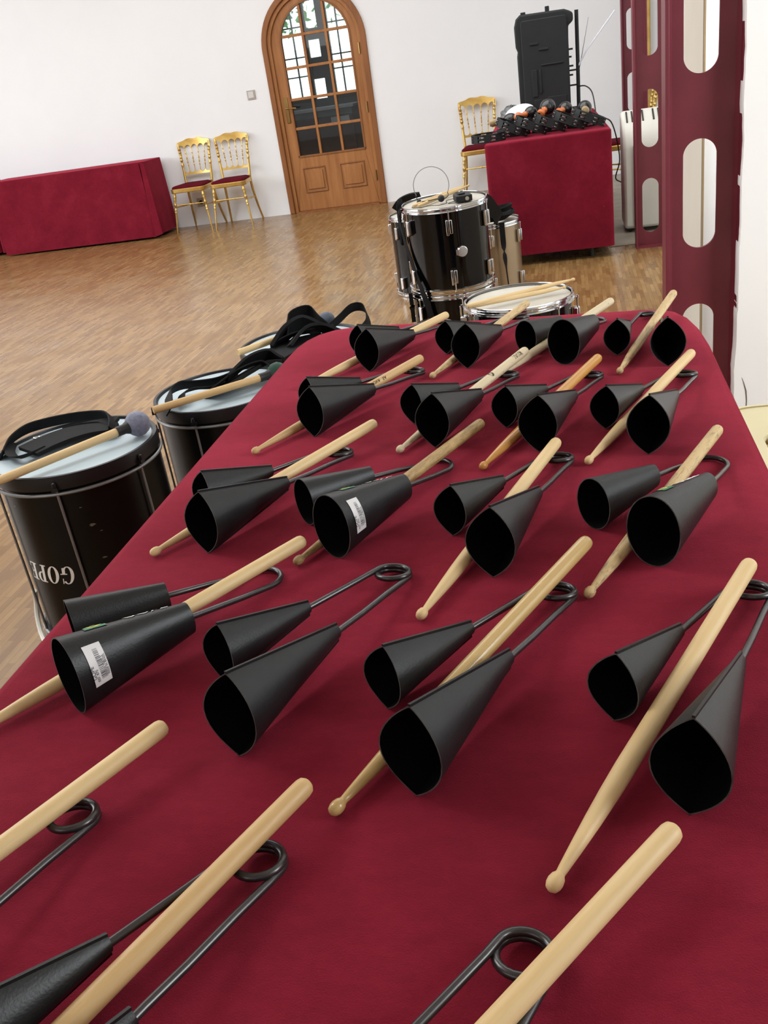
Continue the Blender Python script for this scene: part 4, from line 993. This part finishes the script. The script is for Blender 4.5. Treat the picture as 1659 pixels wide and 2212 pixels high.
strap('black strap heaped on the champagne drum', [
    ('shoulder_pad', [(-0.425, 4.72, 0.60), (-0.410, 4.86, 0.565), (-0.392, 5.0, 0.50), (-0.378, 5.13, 0.435), (-0.40, 5.26, 0.41)], 0.060, 0.012, 1.0, False),
    ('shoulder_pad', [(-0.52, 5.22, 0.415), (-0.45, 5.20, 0.425), (-0.38, 5.22, 0.425), (-0.335, 5.30, 0.420), (-0.36, 5.40, 0.42)], 0.075, 0.02, 0.5, False),
    ('webbing', [(-0.44, 5.25, 0.43), (-0.36, 5.24, 0.455), (-0.32, 5.32, 0.46), (-0.34, 5.42, 0.45), (-0.42, 5.42, 0.44)], 0.030, 0.004, 1.2, False),
    ('webbing', [(-0.365, 5.12, 0.41), (-0.362, 5.10, 0.30), (-0.358, 5.10, 0.18), (-0.35, 5.10, 0.05)], 0.03, 0.004, 0.2, False)])
ms = tag(MB().lathe([(0.0, -0.045), (0.030, -0.04), (0.044, -0.015), (0.046, 0.01), (0.035, 0.038), (0.0, 0.048)], 20).build('drum_beater', M['rubber'], loc=(-0.905, 5.35, 0.520)), 'dark round mallet head resting at the rim of the dull black drum', 'mallet')
# headset microphone, transmitter, sticks on the tall drum
zt = 0.262 + 0.395 - 0.010
hs = thing('headset_microphone', 'thin wire headset microphone standing on the tall glossy drum', 'microphone', (0, 0, 0))
bw = []
for i in range(33):
    a = TF(-28 + 236 * i / 32); bw.append((-0.625 + 0.083 * math.cos(a), 4.42, 0.725 + 0.083 * math.sin(a) * 0.98))
MB().tube(bw, 0.0016, 8).build('headband', M['steel'], hs)
MB().tube(smooth_path([(-0.552, 4.42, 0.686), (-0.549, 4.40, 0.672), (-0.57, 4.38, 0.664), (-0.60, 4.37, 0.668), (-0.65, 4.37, 0.664), (-0.685, 4.39, 0.666), (-0.70, 4.40, 0.69)]), 0.0022, 8).build('boom_wire', M['cable'], hs)
def ball(c, r): return Matrix.Translation(c)
sph = lambda r: [(r * math.sin(PI * i / 12), -r * math.cos(PI * i / 12)) for i in range(13)]
MB().lathe(sph(0.016), 18, ball((-0.578, 4.37, 0.668), 0)).build('windscreen', M['rubber'], hs)
MB().lathe(sph(0.011), 14, ball((-0.683, 4.38, 0.664), 0)).build('ear_piece', M['rubber'], hs)
cb = MB(); cb.tube(smooth_path([(-0.69, 4.37, 0.655), (-0.71, 4.32, 0.650), (-0.67, 4.29, 0.650), (-0.62, 4.31, 0.650), (-0.58, 4.29, 0.650), (-0.55, 4.33, 0.650), (-0.56, 4.42, 0.650), (-0.51, 4.44, 0.652), (-0.50, 4.38, 0.652), (-0.54, 4.30, 0.651), (-0.49, 4.30, 0.651)], 8), 0.0016, 6)
cb.build('cable', M['cable'], hs)
tr = thing('wireless_transmitter', 'small dark grey wireless transmitter pack on the tall glossy drum', 'transmitter', (-0.478, 4.36, zt + 0.002), 0.25)
MB().box((0, 0, 0.014), (0.075, 0.10, 0.028)).build('body', M['plastic_black'], tr, bevel=0.004)
MB().lathe([(0.009, 0), (0.009, 0.008), (0.0, 0.008)], 14, Matrix.Translation((0.012, -0.050, 0.014)) @ Matrix.Rotation(PI / 2, 4, 'X')).build('jack', M['chrome'], tr)
MB().box((-0.005, 0.01, 0.032), (0.03, 0.06, 0.006)).build('belt_clip', M['plastic_black'], tr, bevel=0.002)
for i, (a_, b_) in enumerate((((-0.70, 4.335, zt + 0.008), (-0.500, 4.675, zt + 0.028)), ((-0.675, 4.315, zt + 0.008), (-0.472, 4.655, zt + 0.030)))):
    o = meshes['stick'].copy(); C.objects.link(o); dv = (Vector(a_) - Vector(b_)).normalized(); o.location = b_; o.rotation_mode = 'QUATERNION'; o.rotation_quaternion = dv.to_track_quat('X', 'Z')
    tag(o, ('left drumstick of the pair beneath the headset on the tall black drum', 'right drumstick of the pair beneath the headset on the tall black drum')[i], 'drumstick', 'drumsticks on the tall drum')
for i, (a_, b_) in enumerate((((-0.345, 2.925, 0.512), (0.005, 3.12, 0.522)), ((-0.315, 2.945, 0.5085), (-0.025, 3.075, 0.5085)))):
    o = meshes['stick'].copy(); C.objects.link(o); dv = (Vector(a_) - Vector(b_)).normalized(); o.location = b_; o.rotation_mode = 'QUATERNION'; o.rotation_quaternion = dv.to_track_quat('X', 'Z')
    o.scale = (0.98 if i == 0 else 0.82, 1, 1)
    tag(o, ('longer-reaching drumstick overhanging both rims of the white-headed drum', 'drumstick lying just inside the rim of the white-headed drum')[i], 'drumstick', 'drumsticks on the white-headed drum')

# ------------------------------------------------------------------ things on the right table
RZ = 0.743
sp_ = thing('portable_speaker', 'tall black portable speaker with trolley handle on the tambourine table', 'speaker', (-0.118, 7.55, RZ), 0.0)
bm = MB()
hx, dz = 0.215, 0.70
def rr_(x0, z0, x1, z1, r, n=5):
    p = []
    for cx_, cz_, a0 in ((x1 - r, z0 + r, -PI / 2), (x1 - r, z1 - r, 0), (x0 + r, z1 - r, PI / 2), (x0 + r, z0 + r, PI)):
        for k in range(n + 1): a = a0 + PI / 2 * k / n; p.append((cx_ + r * math.cos(a), cz_ + r * math.sin(a)))
    return p
ymp = lambda y0: (lambda x, z, k: (x, y0 + k, z))
body = [(-0.205, 0.0), (0.16, 0.0), (0.162, 0.52), (0.165, 0.595), (0.20, 0.62), (0.20, 0.67), (0.175, 0.685), (0.14, 0.70), (-0.17, 0.705), (-0.20, 0.68), (-0.215, 0.63), (-0.212, 0.50), (-0.200, 0.47), (-0.206, 0.44)]
MB().prism(body, 0.26, ymp(-0.13)).build('cabinet', M['plastic_black'], sp_, bevel=0.012)
MB().prism(rr_(-0.17, 0.02, 0.155, 0.665, 0.02), 0.02, ymp(-0.148)).build('back_panel', M['plastic_black'], sp_, bevel=0.006)
for (x0, z0, x1, z1, dpt) in ((-0.11, 0.50, -0.05, 0.515, 0.012), (-0.05, 0.46, 0.02, 0.475, 0.012), (-0.04, 0.36, 0.12, 0.37, 0.014), (-0.11, 0.16, -0.07, 0.34, 0.012), (-0.055, 0.18, -0.04, 0.34, 0.016), (-0.10, 0.06, -0.03, 0.14, 0.014), (0.0, 0.06, 0.13, 0.15, 0.01)):
    MB().box(((x0 + x1) / 2, -0.151, (z0 + z1) / 2), (x1 - x0, dpt, z1 - z0)).build('moulded_rib', M['plastic_black'], sp_, bevel=0.003)
MB().box((0.022, 0, 0.718), (0.03, 0.04, 0.04)).build('top_knob', M['plastic_black'], sp_, bevel=0.004)
MB().box((-0.15, 0, 0.712), (0.035, 0.04, 0.02)).build('top_foot', M['plastic_black'], sp_, bevel=0.004)
MB().tube([(0.215, -0.03, 0.0), (0.222, -0.03, 0.35), (0.226, -0.03, 0.685)], 0.014, 12).build('trolley_handle', M['plastic_black'], sp_)
for z in (0.20, 0.30, 0.05):
    MB().tube([(0.155, -0.03, z), (0.225, -0.03, z)], 0.006, 8).build('strut', M['plastic_black'], sp_)
for z, lx in ((0.44, 0.02), (0.39, 0.01), (0.33, 0.02), (0.27, 0.015)):
    MB().box((0.165 + lx / 2, -0.05, z), (lx + 0.01, 0.012, 0.012)).build('control_knob', M['plastic_black'], sp_)
tc_ = tag(MB().tube([(0.103, 7.515, 1.06), (0.165, 7.50, 1.155)], 0.006, 8).tube([(0.165, 7.50, 1.155), (0.372, 7.50, 1.385)], 0.005, 8).build('antenna', M['paper']), 'thin white rod antenna slanting up right beside the speaker handle', 'antenna')
tag(MB().tube([(0.105, 7.53, 1.02), (0.128, 7.55, 1.10), (0.192, 7.58, 1.37)], [0.0035, 0.003, 0.0012], 8).build('antenna', M['steel']), 'thin dark rod antenna behind the speaker handle, steeper than the white one', 'antenna')
tag(MB().tube(smooth_path([(0.10, 7.50, 0.93), (0.15, 7.40, 0.93), (0.19, 7.30, 0.89), (0.205, 7.2, 0.80), (0.20, 7.1, 0.750), (0.16, 6.9, 0.748), (0.19, 6.7, 0.749), (0.262, 6.62, 0.748), (0.30, 6.65, 0.70), (0.34, 6.9, 0.56), (0.36, 7.1, 0.42), (0.335, 7.2, 0.30), (0.38, 7.2, 0.26), (0.44, 7.2, 0.20), (0.52, 7.15, 0.02), (0.50, 6.6, 0.006), (0.55, 6.2, 0.006)], 6), 0.0045, 8).build('power_cable', M['cable']), 'black cable curling from the speaker over the table edge to the floor', 'cable')

def tambourine():
    t = thing('tambourine', 'x', 'tambourine')
    R, Hh = 0.105, 0.048; n = 40; body_ = MB()
    # crescent frame with slots: lower and upper bands joined by posts
    for z0, z1 in ((0, 0.008), (0.020, 0.028), (0.040, Hh)):
        body_.lathe([(R - 0.012, z0), (R, z0), (R, z1), (R - 0.012, z1), (R - 0.012, z0)], n, cap=False)
    for k in range(8):
        a = 2 * PI * k / 8; q = Matrix.Rotation(a, 4, 'Z'); body_.box(q @ Vector((R - 0.006, 0, Hh / 2)), (0.012, 0.040, Hh), q.to_3x3())
    body_.build('frame', M['plastic_black'], t)
    for k in range(8):
        a = 2 * PI * (k + 0.5) / 8; c = pos(a, R - 0.004, 0)
        j = MB()
        for z in (0.0125, 0.0155, 0.0325, 0.0355):
            j.lathe([(0.0, 0.001), (0.006, 0.001), (0.0125, 0.0), (0.0125, 0.0008), (0.006, 0.002), (0.0, 0.002)], 14, Matrix.Translation((c[0], c[1], z)))
        j.build('jingle', M['jingle'], t)
    return t
tb = tambourine()
TB = [(-0.478, 6.15, 0.0, 0.0, 'flat tambourine overhanging the left end of the row'), (-0.335, 6.14, 0.045, 0.43, 'tilted tambourine resting over the overhanging one at the left'),
      (-0.220, 6.13, 0.045, 0.43, 'tilted tambourine under the handle of the maraca pointing left'), (-0.105, 6.14, 0.045, 0.43, 'tilted tambourine below the largest maraca'),
      (0.010, 6.13, 0.045, 0.43, 'tilted tambourine below the amber-handled maraca'), (0.125, 6.14, 0.045, 0.43, 'tilted tambourine at the right end of the front row, below the pale-handled maraca'),
      (-0.33, 6.36, 0.0, 0.0, 'flat tambourine in the back row under the long tan handle'), (-0.11, 6.36, 0.0, 0.0, 'flat tambourine in the back row behind the largest maraca'),
      (0.11, 6.36, 0.0, 0.0, 'flat tambourine in the back row at the right table corner')]
for i, (x, y, z, a, lb) in enumerate(TB):
    o = tb if i == 0 else dup(tb)
    o.location = (x, y, RZ + z); o.rotation_euler = (0, a, 0); tag(o, lb, 'tambourine', 'black tambourines along the table end')
def maraca(c, d_, r, hm, label, ln=0.11):
    t = thing('maraca', label, 'maraca', c, group='maracas on the tambourines'); t.rotation_mode = 'QUATERNION'; t.rotation_quaternion = Vector(d_).normalized().to_track_quat('X', 'Z')
    R_ = Matrix.Rotation(PI / 2, 4, 'Y')
    MB().lathe([(r * math.sin(PI * i / 14), -r * 1.15 * math.cos(PI * i / 14)) for i in range(15)], 24, R_).build('gourd', M['maraca'], t)
    MB().lathe([(0.0, r), (0.016, r), (0.020, r + 0.012), (0.014, r + 0.028), (0.013, r + 0.038), (0.022, r + 0.055), (0.026, r + 0.072), (0.019, r + 0.090), (0.0, r + 0.095)], 18, R_).build('handle', M[hm], t)
maraca((-0.108, 6.33, 0.885), (-0.22, -0.6, -0.14), 0.048, 'orange_wood', 'largest black maraca with an orange handle')
maraca((0.000, 6.33, 0.860), (-0.22, -0.6, -0.05), 0.043, 'orange_wood', 'black maraca with amber handle, second from the right')
maraca((0.118, 6.33, 0.850), (0.0, -0.6, -0.05), 0.044, 'tan_wood', 'black maraca with a pale grey handle at the right end')
maraca((-0.215, 6.34, 0.865), (-0.5, -0.5, -0.06), 0.038, 'orange_wood', 'black maraca with dull orange handle pointing left')
maraca((-0.345, 6.33, 0.838), (-0.95, -0.2, 0.0), 0.042, 'tan_wood', 'black maraca with long tan handle at the left end', 0.15)
bg = MB(); rr2 = random.Random(3)
prof = []
nU, nV = 20, 12
vs = []
for j in range(nV + 1):
    for i in range(nU):
        a = 2 * PI * i / nU; p = PI / 2 * j / nV; rr = 1 + rr2.uniform(-0.16, 0.16)
        vs.append((0.10 * rr * math.cos(p) * math.cos(a), 0.12 * rr * math.cos(p) * math.sin(a), 0.105 * rr * math.sin(p)))
bg.add(vs, [(j * nU + i, j * nU + (i + 1) % nU, (j + 1) * nU + (i + 1) % nU, (j + 1) * nU + i) for j in range(nV) for i in range(nU)])
tag(bg.build('plastic_bag', M['graybag'], loc=(-0.40, 7.70, RZ), angle=20), 'crumpled grey plastic bag left of the speaker on the table', 'bag')
pl = MB(); pl.lathe([(0.0, 0.0), (0.10, 0.0), (0.11, 0.006), (0.11, 0.012), (0.10, 0.008), (0.0, 0.006)], 40)
o = pl.build('round_card', M['paper']); o.location = (-0.325, 7.30, 0.805); o.rotation_euler = (TF(30), TF(-8), 0)
tag(o, 'pale round drumhead leaning left of the speaker base', 'drumhead')

# ------------------------------------------------------------------ appliance, mirror, plastic chair
ac = thing('portable_air_conditioner', 'off-white portable air conditioner behind the middle red column', 'appliance', (0.53, 6.82, 0))
pf = [(-0.20, 0.03), (0.16, 0.03), (0.16, 0.70), (0.12, 0.755), (0.02, 0.765), (-0.12, 0.69), (-0.18, 0.62), (-0.195, 0.54)]
MB().prism(pf, 0.34, lambda y, z, k: (-0.17 + k, y, z)).build('housing', M['ac'], ac, bevel=0.02)
for k in range(9):
    if k == 4: continue
    MB().box((-0.135 + k * 0.034, -0.052, 0.729), (0.010, 0.12, 0.008), Matrix.Rotation(TF(28), 3, 'X')).build('vent_slot', M['darkgap'], ac)
MB().box((-0.10, -0.205, 0.30), (0.012, 0.01, 0.52)).build('front_groove', M['steel'], ac)
for sx in (-1, 1):
    for sy in (-0.14, 0.12): MB().lathe([(0, -0.012), (0.018, -0.012), (0.018, 0.012), (0, 0.012)], 14, Matrix.Translation((sx * 0.13, sy, 0.018)) @ Matrix.Rotation(PI / 2, 4, 'Y')).build('caster', M['rubber'], ac)
gm = thing('gilt_mirror', 'tall gilt-framed mirror at the far wall glimpsed through the column slots', 'mirror', (1.0, 9.70, 0.55))
MB().box((-0.245, 0, 0.8), (0.075, 0.05, 1.6)).build('frame_side', M['gold'], gm, bevel=0.012)
MB().box((0.20, 0, 0.8), (0.05, 0.05, 1.6)).build('frame_side', M['gold'], gm, bevel=0.012)
MB().box((-0.02, 0, 1.63), (0.52, 0.05, 0.06)).build('frame_top', M['gold'], gm, bevel=0.012)
MB().box((-0.02, 0, -0.03), (0.52, 0.05, 0.06)).build('frame_bottom', M['gold'], gm, bevel=0.012)
MB().box((-0.02, 0.015, 0.8), (0.42, 0.01, 1.6)).build('mirror_plate', M['wall'], gm)

pc = thing('plastic_chair', 'cream moulded plastic chair beside the long table at the white wall', 'chair', (0.55, 1.86, 0))
so = rr_(-0.225, -0.24, 0.225, 0.235, 0.07)
MB().ring(rr_(-0.17, -0.19, 0.17, 0.06, 0.03), rr_(-0.225, -0.24, 0.225, 0.235, 0.07), 0.022, lambda x, y, z: (x, y, 0.40 + z)).build('seat', M['cream'], pc, bevel=0.006)
for k in range(6):
    MB().box((-0.145 + k * 0.058, -0.065, 0.411), (0.034, 0.262, 0.016)).build('seat_slat', M['cream'], pc, bevel=0.004)
MB().ribbon(smooth_path([(-0.215, -0.22, 0.40), (-0.225, 0.0, 0.40), (-0.215, 0.20, 0.40), (-0.10, 0.235, 0.40), (0.10, 0.235, 0.40), (0.215, 0.20, 0.40)]), 0.05, 0.008, PI / 2).build('apron', M['cream'], pc)
for sx in (-1, 1):
    for sy in (-1, 1):
        MB().tube([(sx * 0.19, sy * 0.20, 0.40), (sx * 0.225, sy * 0.235, 0)], [0.024, 0.017], 10).build('leg', M['cream'], pc)
bk = MB(); bk.ribbon(smooth_path([(0.215, -0.21, 0.62), (0.245, 0.0, 0.63), (0.215, 0.21, 0.62)]), 0.40, 0.012, PI / 2 - 0.15); bk.build('backrest', M['cream'], pc)
